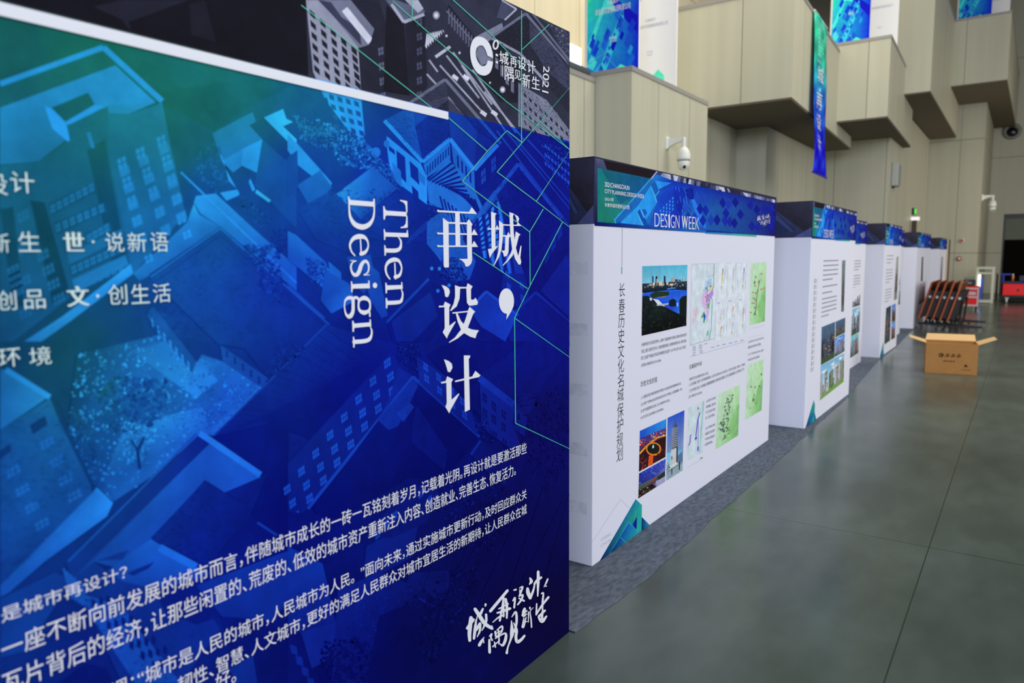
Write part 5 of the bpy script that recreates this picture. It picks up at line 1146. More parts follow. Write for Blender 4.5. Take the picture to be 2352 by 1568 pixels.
city(p4, X4, [(2117, 590), (2121, 589), (2119, 645), (2115, 646)], 17, ((90, 100, 120), (70, 80, 100)), DK); city(p4, X4, [(2113, 652), (2126, 646), (2124, 690), (2110, 700)], 18, ((190, 180, 196), (170, 150, 170)), [(150, 130, 150), (120, 100, 120), (170, 160, 176)])
X5 = -1.93
p5 = make_panel(X5, 22.9, 25.0, 0.46, 'farthest white exhibition panel, beside the upright cream board')
city(p5, X5, [(2162, 590), (2166, 589), (2163, 650), (2159, 652)], 19, ((140, 150, 170), (110, 120, 140)), MD)

# ---- grey needle-felt carpet under the panels, with a slightly wavy cut edge
felt = mat('grey_felt', lin((92, 100, 112)), 0.95, noise=(55, 0.75, (1, .35, 1)), spec=0.05)
ed = [(-1.40, 2.425), (-1.375, 3.1), (-1.385, 3.6), (-1.40, 4.2), (-1.405, 5.0), (-1.43, 6.1), (-1.452, 6.9), (-1.475, 8.4), (-1.55, 9.5), (-1.625, 10.9), (-1.66, 11.7), (-1.67, 13.4), (-1.76, 15.5), (-1.80, 17.0), (-1.82, 19.3), (-1.9, 23), (-1.92, 25)]
E2 = []
rg = random.Random(3)
for (x0, y0), (x1, y1) in zip(ed, ed[1:]):
    n = max(2, int((y1-y0)/0.09))
    for k in range(n):
        t = k/n; yy = y0+(y1-y0)*t
        amp = 0.0035 if yy < 7 else 0.002
        E2.append((x0+(x1-x0)*t+amp*math.sin(yy*9.0)+amp*.7*math.sin(yy*23+1)+rg.uniform(-.002, .002), yy))
E2.append(ed[-1])
v = []; f = []
for i, (x, y) in enumerate(E2):
    v += [(-2.48, y, 0.0005), (-2.48, y, CARPET), (x, y, CARPET), (x+0.002, y, 0.0005)]
    if i: a = 4*i; f += [(a-4, a-3, a+1, a), (a-3, a-2, a+2, a+1), (a-2, a-1, a+3, a+2)]
o = link('carpet_runner', v, f, felt); tag(o, 'long grey felt carpet strip laid under the white exhibition panels', 'carpet')
# ================================================================== hall: floor, stepped facade, end wall
fl = MB(); fl.box(-9, 9, -9, 36, -0.05, 0); struct(fl.build('floor', floor_mat()))
BE = lin((192, 190, 168)); 
fac = facade_mat('beige_cladding', tuple(c*0.98 for c in BE), 1.16)
fac_end = facade_mat('beige_end_cladding', tuple(c*0.86 for c in BE), 2.4, 3.6, 2.06)
capm = mat('pale_metal_cap', lin((150, 148, 142)), 0.45)
cream = facade_mat('cream_upper_wall', lin((214, 204, 176)), 1.5, 1.3, 0.2)
def ang(px): d = ray(px, 590); return -d[0]/d[1]            # -x/y of a photo column
def block(name, plan, z0, z1, m=fac): return struct(MB().prism(plan, z0, z1).build(name, m))
def cap(plan_edge, z, w=0.05, h=0.05):
    """thin metal edge trim along a polyline of plan points"""
    b = MB()
    for (x0, y0), (x1, y1) in zip(plan_edge, plan_edge[1:]):
        d = Vector((x1-x0, y1-y0)).normalized(); n = Vector((d.y, -d.x))
        p = [(x0-d.x*.01, y0-d.y*.01), (x1+d.x*.01, y1+d.y*.01)]
        b.hexa([(p[0][0]+n.x*.012, p[0][1]+n.y*.012, z-h), (p[1][0]+n.x*.012, p[1][1]+n.y*.012, z-h), (p[1][0]-n.x*w, p[1][1]-n.y*w, z-h), (p[0][0]-n.x*w, p[0][1]-n.y*w, z-h)],
               [(p[0][0]+n.x*.012, p[0][1]+n.y*.012, z+.012), (p[1][0]+n.x*.012, p[1][1]+n.y*.012, z+.012), (p[1][0]-n.x*w, p[1][1]-n.y*w, z+.012), (p[0][0]-n.x*w, p[0][1]-n.y*w, z+.012)])
    return struct(b.build('trim_1', capm))
# lower bays (floor to mezzanine)
block('wall_left', [(-9, 1.0), (-4.9, 1.0), (-4.9, 8.98), (-9, 8.98)], 0, 3.88); cap([(-4.9, 1.0), (-4.9, 8.98)], 3.88)
block('wall_left', [(-9, 9.0), (-4.36, 9.0), (-4.36, 11.78), (-9, 11.78)], 0, 3.965); cap([(-5.2, 9.0), (-4.36, 9.0), (-4.36, 11.78)], 3.965)
block('wall_left', [(-9, 11.80), (-4.87, 11.80), (-4.87, 14.78), (-9, 14.78)], 0, 4.025)
block('wall_left', [(-9, 14.80), (-4.28, 14.80), (-4.28, 19.88), (-9, 19.88)], 0, 4.025)
block('wall_left', [(-9, 19.90), (-2.83, 19.90), (-2.83, 27.98), (-9, 27.98)], 0, 6.25)
# jutting boxes of the mezzanine
soffit = mat('shaded_soffit', lin((112, 104, 90)), 0.7, spec=0.1)  # underside slabs coloured darker to stand in for shade beneath the boxes
def dirn(vp): a = math.radians(35)-math.atan((vp-1176)/FPX); return (-math.sin(a), math.cos(a))
def jut(cx, cy, left, back, vp, z0, z1):
    d = dirn(vp); t = back-cy
    e = (cx+d[0]*t/d[1], back)
    block('wall_left', [(left, cy), (cx, cy), e, (left, back)], z0, z1)
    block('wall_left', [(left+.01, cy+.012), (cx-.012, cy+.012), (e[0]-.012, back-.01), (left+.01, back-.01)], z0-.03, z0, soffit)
    cap([(left, cy), (cx, cy), e], z1)
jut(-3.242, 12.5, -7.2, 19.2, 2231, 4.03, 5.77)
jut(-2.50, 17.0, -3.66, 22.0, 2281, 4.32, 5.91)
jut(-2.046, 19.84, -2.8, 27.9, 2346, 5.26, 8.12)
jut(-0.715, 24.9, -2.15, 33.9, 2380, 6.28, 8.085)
# pier at the end of the row, the end wall, the wall high behind the mezzanine
block('wall_back', [(-9, 28.0), (-1.30, 28.0), (-1.30, 34.0), (-9, 34.0)], 0, 13.0, fac_end)
xd0, xd1 = -0.80, 1.9
block('wall_back', [(-1.30, 34.0), (xd0, 34.0), (xd0, 34.4), (-1.30, 34.4)], 0, 13.0, fac_end)
block('wall_back', [(xd0, 34.0), (9, 34.0), (9, 34.4), (xd0, 34.4)], 3.02, 13.0, fac_end)
block('wall_back', [(xd1, 34.0), (9, 34.0), (9, 34.4), (xd1, 34.4)], 0, 3.02, fac_end)
block('wall_left', [(-9.2, -2), (-6.95, -2), (-6.95, 28.0), (-9.2, 28.0)], 4.12, 13.0, cream)
# dark doorway in the end wall
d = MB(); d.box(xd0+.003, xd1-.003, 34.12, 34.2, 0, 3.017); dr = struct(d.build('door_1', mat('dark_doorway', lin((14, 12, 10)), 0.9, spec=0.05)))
t = MB(); t.box(xd0+.06, xd1-.06, 34.04, 34.12, 2.05, 2.86); t.build('transom_panel', mat('olive_panel', lin((96, 104, 88)), 0.6), dr)
t = MB(); t.box(xd0+.003, xd0+.06, 34.0, 34.12, 0, 3.017); t.box(xd0+.06, xd1-.06, 34.0, 34.12, 2.86, 3.017); t.build('door_frame', mat('black_frame', lin((22, 24, 20)), 0.4), dr)
# dark curtained glazing and the bright window high on the left
w = MB(); w.box(-4.78, -3.6, 19.6, 19.66, 5.6, 10.0); wn = struct(w.build('window_1', mat('dark_glazing', lin((18, 24, 20)), 0.25, noise=(3, .5, (4, 1, .2)))))
w = MB(); w.box(-4.83, -4.78, 19.58, 19.68, 5.6, 10.0); w.build('window_frame', mat('pale_frame', lin((220, 222, 214)), 0.5), wn)
yb0, yb1 = 11.6, 12.19
w = MB(); w.box(-6.95, -6.93, yb0, yb1, 4.94, 5.31); struct(w.build('window_2', mat('lit_window', (0.9, 0.9, 0.9), 0.5, emit=(1, 1, 1), estr=1.6)))
# rails on the mezzanine edge
r = MB(); r.tube([(-4.98, 2.0, 3.955), (-4.98, 8.9, 3.955)], 0.06, 14); tag(r.build('handrail', mat('grey_rail', lin((92, 94, 92)), 0.4), smooth=True), 'dark grey tubular handrail on the parapet left of the banners', 'handrail')
r = MB(); r.box(-6.3, -3.9, 13.3, 13.36, 5.83, 5.91); r2 = thing('balustrade', (-5.1, 13.33, 5.783), 'low balustrade of dark and cream bars on the first jutting box', 'balustrade')
r.build('lower_bar', mat('cream_bar', lin((206, 198, 176)), 0.5), r2)
r = MB(); r.box(-6.3, -3.9, 13.3, 13.36, 5.93, 6.05); r.build('upper_bar', mat('black_bar', lin((40, 44, 38)), 0.5), r2)
for x in (-6.2, -5.4, -4.6, -4.0): MB().box(x, x+.04, 13.36, 13.40, 5.783, 6.05).build('post', mat('black_bar', lin((40, 44, 38)), 0.5), r2)

# ---- two-tone standing banners on the mezzanine
def banner(x0, x1, y, z0, z1, kind, label, texts=()):
    r = thing('standing_banner', ((x0+x1)/2, y, z0), label, 'banner', 'banners on the mezzanine')
    b = MB(); b.box(x0, x1, y, y+0.03, z0+0.02, z1); b.build('sheet', mat('banner_white', ink((238, 240, 240)), 0.6, spec=0.1), r)
    b = MB(); b.box(x0+.1, x1-.1, y-0.06, y+0.09, z0, z0+0.02); b.build('foot', mat('pale_frame', lin((220, 222, 214)), 0.5), r)
    w, h = x1-x0, z1-z0
    pr = Print(lambda u, v, off: (u, y-0.0005-off, v), step=2e-5, base=2e-4, maxlen=0.35)
    T = lambda u, v: (x0+u*w, z0+.02+v*1.72)       # u along, v up from the foot in the visible part
    if kind == 'colour':
        q = MB(); q.box(x0-.035, x0, y-.012, y+.03, z0+.02, z1); q.build('edge_pole', mat('pale_frame', lin((220, 222, 214)), 0.5), r)
        c = [(24, 40, 206), (10, 6, 200), (20, 60, 200), (60, 214, 140)]
        pr.poly([T(0, 0), T(1, 0), T(1, .55), T(0, .5)], [ink(k) for k in ((20, 90, 210), (14, 8, 206), (20, 40, 206), (40, 190, 200))])
        pr.poly([T(0, .5), T(1, .55), T(1, 1.28), T(0, 1.28)], [ink(k) for k in ((40, 200, 190), (16, 50, 206), (40, 170, 190), (50, 214, 130))])
        rg = random.Random(int(abs(x0)*100))
        P = lambda pts, c: pr.poly([T(*p) for p in pts], ink(c))
        P([(0, .62), (.25, .80), (.75, 1.22), (.3, 1.22), (0, 1.0)], (62, 216, 150)); P([(.45, .68), (1, .46), (1, .32), (.52, .58)], (20, 24, 190)); P([(.05, .86), (.3, .72), (.2, .66), (0, .76)], (70, 220, 206))
        P([(0, .30), (.36, .66), (.5, .62), (.55, .54), (.35, .58), (.05, .24)], (66, 216, 210)); P([(.28, .14), (.70, .56), (.72, .46), (.36, .06)], (56, 190, 224)); P([(0, .16), (.1, .24), (.2, .16), (.12, .10), (0, .14)], (70, 210, 214)); P([(.02, .02), (.2, .06), (.28, .16), (.1, .08)], (50, 160, 224))
        for i in range(24):
            u, v = rg.uniform(.03, .80), rg.uniform(.08, .56); s = rg.uniform(.03, .075); cc = rg.choice([(26, 100, 214), (20, 60, 206), (36, 150, 214), (14, 20, 196), (26, 80, 200)])
            P([(u, v), (u+s*1.2, v+s*1.1), (u+s*2.2, v+s*.5), (u+s, v-s*.6)], cc)
        for i in range(10):
            u, v = .22+i*.05, .06+i*.05; P([(u, v), (u+.03, v+.02), (u+.035, v-.01), (u+.01, v-.02)], (16, 50, 160))
        P([(.28, .0), (.66, .118), (.80, .08), (.80, .0)], (80, 230, 190)); P([(.28, 0), (.66, .118), (.5, .04), (.42, 0)], (60, 196, 206))
        for a, b2 in (((0, .16), (.4, .24)), ((.35, .22), (.58, .1))): P([a, b2, (b2[0], b2[1]-.006), (a[0], a[1]-.006)], (90, 150, 226))
    else:
        P = lambda pts, c: pr.poly([T(*p) for p in pts], ink(c))
        P([(.46, .11), (.60, .165), (.74, .105), (.74, .0), (.46, .0)], (90, 236, 190))
    pr.build('printed_picture', r)
    if texts:
        L = Letters(lambda u, v, off: (u, y-0.0015-off, v), pr.lay+2e-4); G = Letters(lambda u, v, off: (u, y-0.0015-off, v), pr.lay+2e-4)
        for body, a, b2, v0, v1, pale in texts:
            L = Letters(L.tw, pr.lay+2e-4); L.quadtext(body, T(a, v1), T(b2, v1), T(b2, v0), T(a, v0), .006)
            L.build('small_lettering' if pale else 'banner_lettering', (pale_ink if pale else dark_ink) if kind != 'colour' else white, r)
    return r, T
A9 = lambda px, y: -ang(px)*y
b1, Tb = banner(-5.36, -4.553, 9.6, 3.97, 6.3, 'colour', 'blue-green banner behind the low corner parapet, in front of a white banner',
   (('长春城开', .39, .61, .60, .635, False), ('农业投资发展集团有限公司', .16, .84, .535, .585, False), ('2021.08', .44, .57, .325, .345, False), ('长春 城市', .45, .57, .298, .318, False), ('Agricultural Investment Group', .42, .88, .775, .80, True)))
e = Letters(lambda u, v, off: (u, 9.6-0.002-off, v), 3e-4); c0 = Tb(.255, .82); e.poly(ell(c0[0], c0[1], .05, .05, 20)); e.build('round_emblem', white, b1)
b2, Tb = banner(-5.09, -4.375, 10.5, 3.97, 6.4, 'white', 'white banner with small blue angular emblem, beside a blue-green banner',
   (('城开农投', .335, .625, .83, .865, False), ('Changchun Urban Development', .335, .87, .785, .80, True), ('Agricultural Investment Group', .335, .85, .758, .773, True), ('长春城开', .30, .53, .575, .60, True), ('农业投资发展集团有限公司', .10, .80, .525, .555, True), ('2021.08', .345, .47, .315, .33, True), ('长春 城市', .345, .47, .29, .305, True)))
e = Letters(lambda u, v, off: (u, 10.5-0.002-off, v), 3e-4)
e.poly([Tb(*p) for p in ((.09, .865), (.29, .872), (.235, .85), (.16, .825), (.13, .81), (.095, .775))]); e.poly([Tb(*p) for p in ((.095, .775), (.13, .81), (.16, .775), (.21, .76), (.12, .762))]); e.build('angular_emblem', mat('blue_emblem', ink((20, 90, 214)), 0.5), b2)
b3, Tb = banner(-3.765, -3.01, 17.6, 5.92, 8.4, 'colour', 'blue-green banner on the middle jutting box, right of the dark glazing',
   (('长春润德投资集团有限公司', .16, .85, .64, .69, False), ('2021', .43, .57, .40, .43, False)))
b4, Tb = banner(-3.21, -2.58, 18.4, 5.92, 8.4, 'white', 'white banner with dark characters on the middle jutting box',
   (('长春润德', .12, .78, .80, .87, False), ('CHANGCHUN RUNDE', .12, .78, .745, .765, True), ('长春润德投资集团有限公司', .12, .80, .545, .575, True), ('2021.08', .35, .47, .30, .32, True)))
b5, Tb = banner(-2.03, -1.225, 25.6, 8.095, 10.4, 'colour', 'blue-green banner on the farthest jutting box, by the end wall')
b6, Tb = banner(-1.34, -0.81, 26.3, 8.095, 10.4, 'white', 'narrow white banner on the farthest jutting box, by the end wall', (('长春市规划编制研究中心', .15, .8, .40, .43, True),))

# ---- long blue-green cloth banner hanging in front of the first jutting box
dv = dirn(2231); off = 0.06
def hp(s): return (-3.242+dv[0]*s+off*dv[1], 12.5+dv[1]*s-off*dv[0])
s0, s1 = 1.40, 2.62; zt, zb = 5.73, 2.975
hb = thing('hanging_banner', (*hp((s0+s1)/2), zb), 'long narrow blue-green cloth banner hanging from the first jutting box', 'banner')
def hw(u, v, o):
    s = s0+(s1-s0)*u; z = zb+(zt-zb)*v
    x, y = hp(s); wv = 0.022*math.sin(v*9+u*2)*(1-v)+0.01*math.sin(u*7+v*5)
    k = off*0+wv+o+0.10*(1-v)*0.6
    return (x+dv[1]*k, y-dv[0]*k, z)
V = []; Fc = []; Cc = []; NU, NV = 10, 48
def hcol(u, v):
    st = [(0, (22, 18, 190)), (.18, (26, 26, 196)), (.36, (24, 60, 190)), (.5, (26, 100, 190)), (.62, (34, 150, 180)), (.75, (40, 168, 140)), (.9, (46, 176, 140)), (1, (56, 186, 160))]
    for (a, ca), (b, cb) in zip(st, st[1:]):
        if v <= b: t = (v-a)/(b-a); c = [ca[i]+(cb[i]-ca[i])*t for i in range(3)]; break
    n = 14*math.sin(u*8+v*21)+12*math.sin(v*47-u*11)
    c = [max(0, c[0]+n*.3), max(0, c[1]+n*1.6), max(0, min(255, c[2]+n))]
    return ink(c)
for j in range(NV+1):
    for i in range(NU+1): V.append(hw(i/NU, j/NV, 0)); Cc.append(hcol(i/NU, j/NV))
for j in range(NV):
    for i in range(NU): a = j*(NU+1)+i; Fc.append((a, a+1, a+NU+2, a+NU+1))
o = link('cloth', V, Fc, print_mat(), hb, Cc, smooth=True); sd = o.modifiers.new('thickness', 'SOLIDIFY'); sd.thickness = 0.004; sd.offset = -1
L = Letters(hw, 0.004)
for ch, vc, hh in (('城', .645, .05), ('·', .55, .012), ('再', .475, .05), ('设', .345, .05), ('计', .21, .05)):
    ww = .36 if hh > .02 else .08
    L.quadtext(ch, (.46-ww/2, vc+hh), (.46+ww/2, vc+hh), (.46+ww/2, vc-hh), (.46-ww/2, vc-hh), .02)
L.build('banner_lettering', white, hb)
L = Letters(hw, 0.004)
L.quadtext('CITY DESIGN WEEK', (.15, .965), (.72, .965), (.72, .935), (.15, .935), .0)
for k, ch in enumerate('城市更新设计周'): L.quadtext(ch, (.22, .925-k*.026), (.42, .925-k*.026), (.42, .905-k*.026), (.22, .905-k*.026))
for k, ch in enumerate('遇见新生'): L.quadtext(ch, (.5, .88-k*.026), (.66, .88-k*.026), (.66, .862-k*.026), (.5, .862-k*.026))
L.quadtext('2021', (.2, .73), (.5, .73), (.5, .71), (.2, .71)); L.build('small_lettering', mat('pale_green_ink', ink((150, 226, 206)), 0.5), hb)
b = MB(); p0 = hw(-.03, 0, 0); p1_ = hw(1.03, 0, 0); b.tube([p0, p1_], 0.016, 10); b.build('bottom_rod', mat('blue_rod', ink((26, 20, 170)), 0.5), hb)
b = MB(); q0 = hw(-.02, 1, 0); q1 = hw(1.02, 1, 0); b.tube([q0, q1], 0.014, 10)
for s in (.1, .9):
    q = hw(s, 1, 0); xx, yy = hp(s0+(s1-s0)*s); b.tube([q, (q[0]-dv[1]*.06, q[1]+dv[0]*.06, q[2]+.03)], 0.008, 8)
b.build('top_rod', mat('pale_frame', lin((220, 222, 214)), 0.5), hb)

# ---- dome cameras on wall arms
cam_white = mat('camera_white', lin((226, 228, 218)), 0.4); lens_black = mat('lens_black', lin((14, 14, 18)), 0.2); seam_grey = mat('shadow_grey', lin((120, 124, 110)), 0.5)
def dome_cam(x, y, z, ax, ay, label, s=1.0):
    """(x,y,z) wall mount centre; (ax,ay) arm direction"""
    r = thing('dome_camera', (x, y, z), label, 'security camera', 'white dome cameras on wall arms')
    P = lambda a, b, c: (x+ax*a*s-ay*b*s, y+ay*a*s+ax*b*s, z+c*s)
    b = MB(); b.hexa([P(0.002, -.06, .10), P(0.002, .06, .10), P(0.002, .06, -.12), P(0.002, -.06, -.12)], [P(.035, -.045, .085), P(.035, .045, .085), P(.035, .045, -.10), P(.035, -.045, -.10)]); b.build('wall_plate', cam_white, r, bevel=.006)
    b = MB()
    pr = [(.03, .06, -.085), (.10, .06, -.055), (.18, .058, -.02), (.27, .055, -.005)]
    for (a0, t0, b0), (a1, t1, b1_) in zip(pr, pr[1:]): b.hexa([P(a0, -.028, b0), P(a0, .028, b0), P(a0, .028, t0), P(a0, -.028, t0)], [P(a1, -.028, b1_), P(a1, .028, b1_), P(a1, .028, t1), P(a1, -.028, t1)])
    c = P(.30, 0, 0); b.lathe((c[0], c[1], c[2]-.10*s), [(.032*s, 0), (.034*s, .10*s), (.036*s, .14*s), (.030*s, .157*s), (.012*s, .162*s)]); b.build('arm', cam_white, r)
    b = MB(); b.lathe((c[0], c[1], c[2]-.30*s), [(.105*s, -.012*s), (.112*s, 0), (.112*s, .03*s), (.108*s, .08*s), (.094*s, .135*s), (.068*s, .175*s), (.036*s, .198*s), (.030*s, .21*s)]); b.build('housing', cam_white, r, smooth=True)
    b = MB(); b.lathe((c[0], c[1], c[2]-.30*s), [(.03*s, -.175*s), (.068*s, -.158*s), (.09*s, -.12*s), (.10*s, -.07*s), (.098*s, -.012*s)]); hd = b.build('camera_ball', cam_white, r, smooth=True)
    ld = Vector((.45, -.75, -.42)).normalized(); cc = Vector((c[0], c[1], c[2]-.39*s))
    b = MB(); b.tube([cc+ld*.06*s, cc+ld*.104*s], .045*s, 18); b.build('lens_ring', cam_white, r)
    b = MB(); b.tube([cc+ld*.08*s, cc+ld*.108*s], .028*s, 18); b.build('lens', lens_black, r)
    b = MB(); b.lathe((c[0], c[1], c[2]-.30*s), [(.100*s, -.03*s), (.1035*s, -.028*s), (.1035*s, -.012*s), (.100*s, -.011*s)]); b.build('gap_ring', seam_grey, r)
    return r
dome_cam(-4.36, 10.17, 3.14, 1.0, 0.0, 'white dome security camera on a wall arm, right above the nearest white panel', 0.86)
dome_cam(-1.30, 28.5, 3.34, 1.0, 0.0, 'small far white dome security camera on the pier by the dark doorway')
# round fitting on the end wall
r = thing('ring_lamp', (-0.72, 34.0, 6.09), 'round grey ring fitting with black centre high on the end wall', 'wall fitting')
cx = -0.72
b = MB(); b.lathe((cx, 34.0, 6.09), [(.20, 0), (.29, -.02), (.30, -.07), (.26, -.11), (.19, -.10), (.18, -.04)], axis='y'); b.build('ring', mat('grey_ring', lin((120, 126, 116)), 0.4), r, smooth=True)
b = MB(); b.lathe((cx, 34.0, 6.07), [(.17, -.04), (.17, -.10), (.10, -.14), (.02, -.15)], axis='y'); b.build('core', lens_black, r, smooth=True)
# wall speaker on the stepped column
r = thing('wall_speaker', (-2.83, 20.5, 3.16), 'grey upright wall speaker on the column behind the middle panels', 'speaker')
b = MB(); b.box(-2.825, -2.68, 20.25, 20.75, 3.18, 3.74); b.build('cabinet', mat('speaker_grey', lin((168, 172, 166)), 0.5), r, bevel=.02)
b = MB(); b.box(-2.68, -2.672, 20.29, 20.71, 3.23, 3.69); b.build('grille', mat('grille_grey', lin((146, 150, 146)), 0.7), r)
b = MB(); b.box(-2.828, -2.78, 20.46, 20.54, 3.14, 3.20); b.build('bracket', mat('black_frame', lin((22, 24, 20)), 0.4), r)
# green exit lamp and the white lamp on its dark post
r = thing('exit_lamp', (-2.83, 24.6, 2.68), 'small glowing green lamp above the dark post behind the panels', 'lamp')
b = MB(); b.box(-2.828, -2.76, 24.45, 24.75, 2.68, 2.86); b.build('lamp_body', mat('black_frame', lin((22, 24, 20)), 0.4), r)
b = MB(); b.box(-2.76, -2.74, 24.47, 24.73, 2.70, 2.84); b.build('lit_face', mat('green_glow', (0.05, 0.5, 0.05), 0.4, emit=(0.06, 0.9, 0.06), estr=0.9), r)
r = thing('lamp_post', (-2.72, 24.2, 0), 'dark brown post with a white lamp cap, behind the far panels', 'lamp post')
b = MB(); b.box(-2.78, -2.66, 24.14, 24.26, 0, 2.49); b.build('post', mat('brown_post', lin((62, 50, 30)), 0.5), r)
b = MB(); b.box(-2.80, -2.60, 24.10, 24.34, 2.49, 2.59); b.build('lamp_cap', mat('lit_white', (0.9, 0.9, 0.9), 0.5, emit=(1, 1, 1), estr=0.6), r)
# fire bells on the pier
for px, z, ringc, corec, lab in ((2207, 1.95, (206, 196, 190), (196, 60, 50), 'upper small wall alarm on the pier, pale with a red centre'), (2203, 1.37, (160, 60, 52), (214, 200, 190), 'lower small wall alarm on the pier, red ring with a pale centre')):
    x = -ang(px)*28
    r = thing('fire_alarm', (x, 28.0, z), lab, 'alarm')
    b = MB(); b.lathe((x, 28.0, z), [(.075, -.003), (.078, -.03), (.06, -.045)], axis='y'); b.build('base_ring', mat('alarm_%d' % ringc[0], lin(ringc), 0.4), r, smooth=True)
    b = MB(); b.lathe((x, 28.0, z), [(.045, -.045), (.042, -.065), (.02, -.075)], axis='y'); b.build('button', mat('alarm_%d' % corec[0], lin(corec), 0.4), r, smooth=True)
# ================================================================== things standing in the far part of the aisle
# ---- open cardboard box
kraft = mat('brown_cardboard', lin((178, 128, 74)), 0.8, noise=(9, .12), spec=0.1); kraft_in = mat('pale_cardboard_inside', lin((212, 176, 124)), 0.8, spec=0.1); print_brown = mat('box_print', lin((84, 54, 32)), 0.8, spec=0.05)
C0, C1 = Vector((-0.986, 10.63, 0)), Vector((-0.422, 10.70, 0)); bx = (C1-C0); bw = bx.length; ux = bx.normalized(); uy = Vector((-ux.y, ux.x, 0)); BD, BH = 0.40, 0.385
def bp(a, b, c): q = C0+ux*a+uy*b; return (q.x, q.y, c)
r = thing('cardboard_box', ((C0+C1)/2+uy*BD/2)[:], 'open brown cardboard box with spread flaps on the concrete floor', 'box')
t = .006
b = MB()
for a0, a1, b0, b1_ in ((0, bw, 0, t), (0, bw, BD-t, BD), (0, t, t, BD-t), (bw-t, bw, t, BD-t)): b.hexa([bp(a0, b0, .001), bp(a1, b0, .001), bp(a1, b1_, .001), bp(a0, b1_, .001)], [bp(a0, b0, BH), bp(a1, b0, BH), bp(a1, b1_, BH), bp(a0, b1_, BH)])
b.hexa([bp(t, t, .001), bp(bw-t, t, .001), bp(bw-t, BD-t, .001), bp(t, BD-t, .001)], [bp(t, t, .008), bp(bw-t, t, .008), bp(bw-t, BD-t, .008), bp(t, BD-t, .008)])
b.build('body', kraft, r)
def flap(q, m): 
    n = (Vector(q[1])-Vector(q[0])).cross(Vector(q[3])-Vector(q[0])).normalized()*.005
    b = MB(); b.hexa(q, [tuple(Vector(p)+n) for p in q]); return b.build('flap', m, r)
flap([bp(.008, .008, BH-.001), bp(bw-.008, .008, BH-.001), bp(bw-.012, .045, BH-.17), bp(.012, .045, BH-.17)], kraft_in)          # front flap folded down inside
flap([bp(0, BD, BH), bp(bw, BD, BH), bp(bw-.01, BD+.10, BH+.075), bp(.02, BD+.10, BH+.075)], kraft_in)
flap([bp(0, 0, BH), bp(0, BD, BH), bp(-.19, BD-.03, BH+.06), bp(-.19, .03, BH+.06)], kraft_in)
flap([bp(bw, 0, BH), bp(bw, BD, BH), bp(bw+.19, BD-.03, BH+.075), bp(bw+.19, .03, BH+.075)], kraft_in)
L = Letters(lambda u, v, off: (C0.x+ux.x*u-uy.x*off, C0.y+ux.y*u-uy.y*off, v), 6e-4)
for k in range(4): L.poly([(.155+k*.062, .225), (.205+k*.062, .225), (.205+k*.062, .234), (.155+k*.062, .234)]); L.poly([(.160+k*.062, .245), (.200+k*.062, .245), (.200+k*.062, .253), (.160+k*.062, .253)]); L.poly([(.176+k*.062, .215), (.186+k*.062, .215), (.186+k*.062, .26), (.176+k*.062, .26)]); L.poly([(.158+k*.062, .212), (.168+k*.062, .212), (.166+k*.062, .225), (.158+k*.062, .225)])
for q in stroke([(.175+.022*math.cos(a)-.005, .236+.022*math.sin(a), .010) for a in [i*2*PI/10 for i in range(11)]], cap=False, wmin=.001): L.poly(q)
for k in range(5): L.poly([(.20+k*.026, .155), (.22+k*.026, .155), (.22+k*.026, .162), (.20+k*.026, .162)]); L.poly([(.202+k*.026, .168), (.218+k*.026, .168), (.218+k*.026, .174), (.202+k*.026, .174)]); L.poly([(.207+k*.026, .15), (.212+k*.026, .15), (.212+k*.026, .178), (.207+k*.026, .178)])
L.poly([(.42, .10), (.47, .10), (.445, .14)]); L.poly([(.40, .06), (.50, .06), (.50, .066), (.40, .066)])
L.build('box_print', print_brown, r)

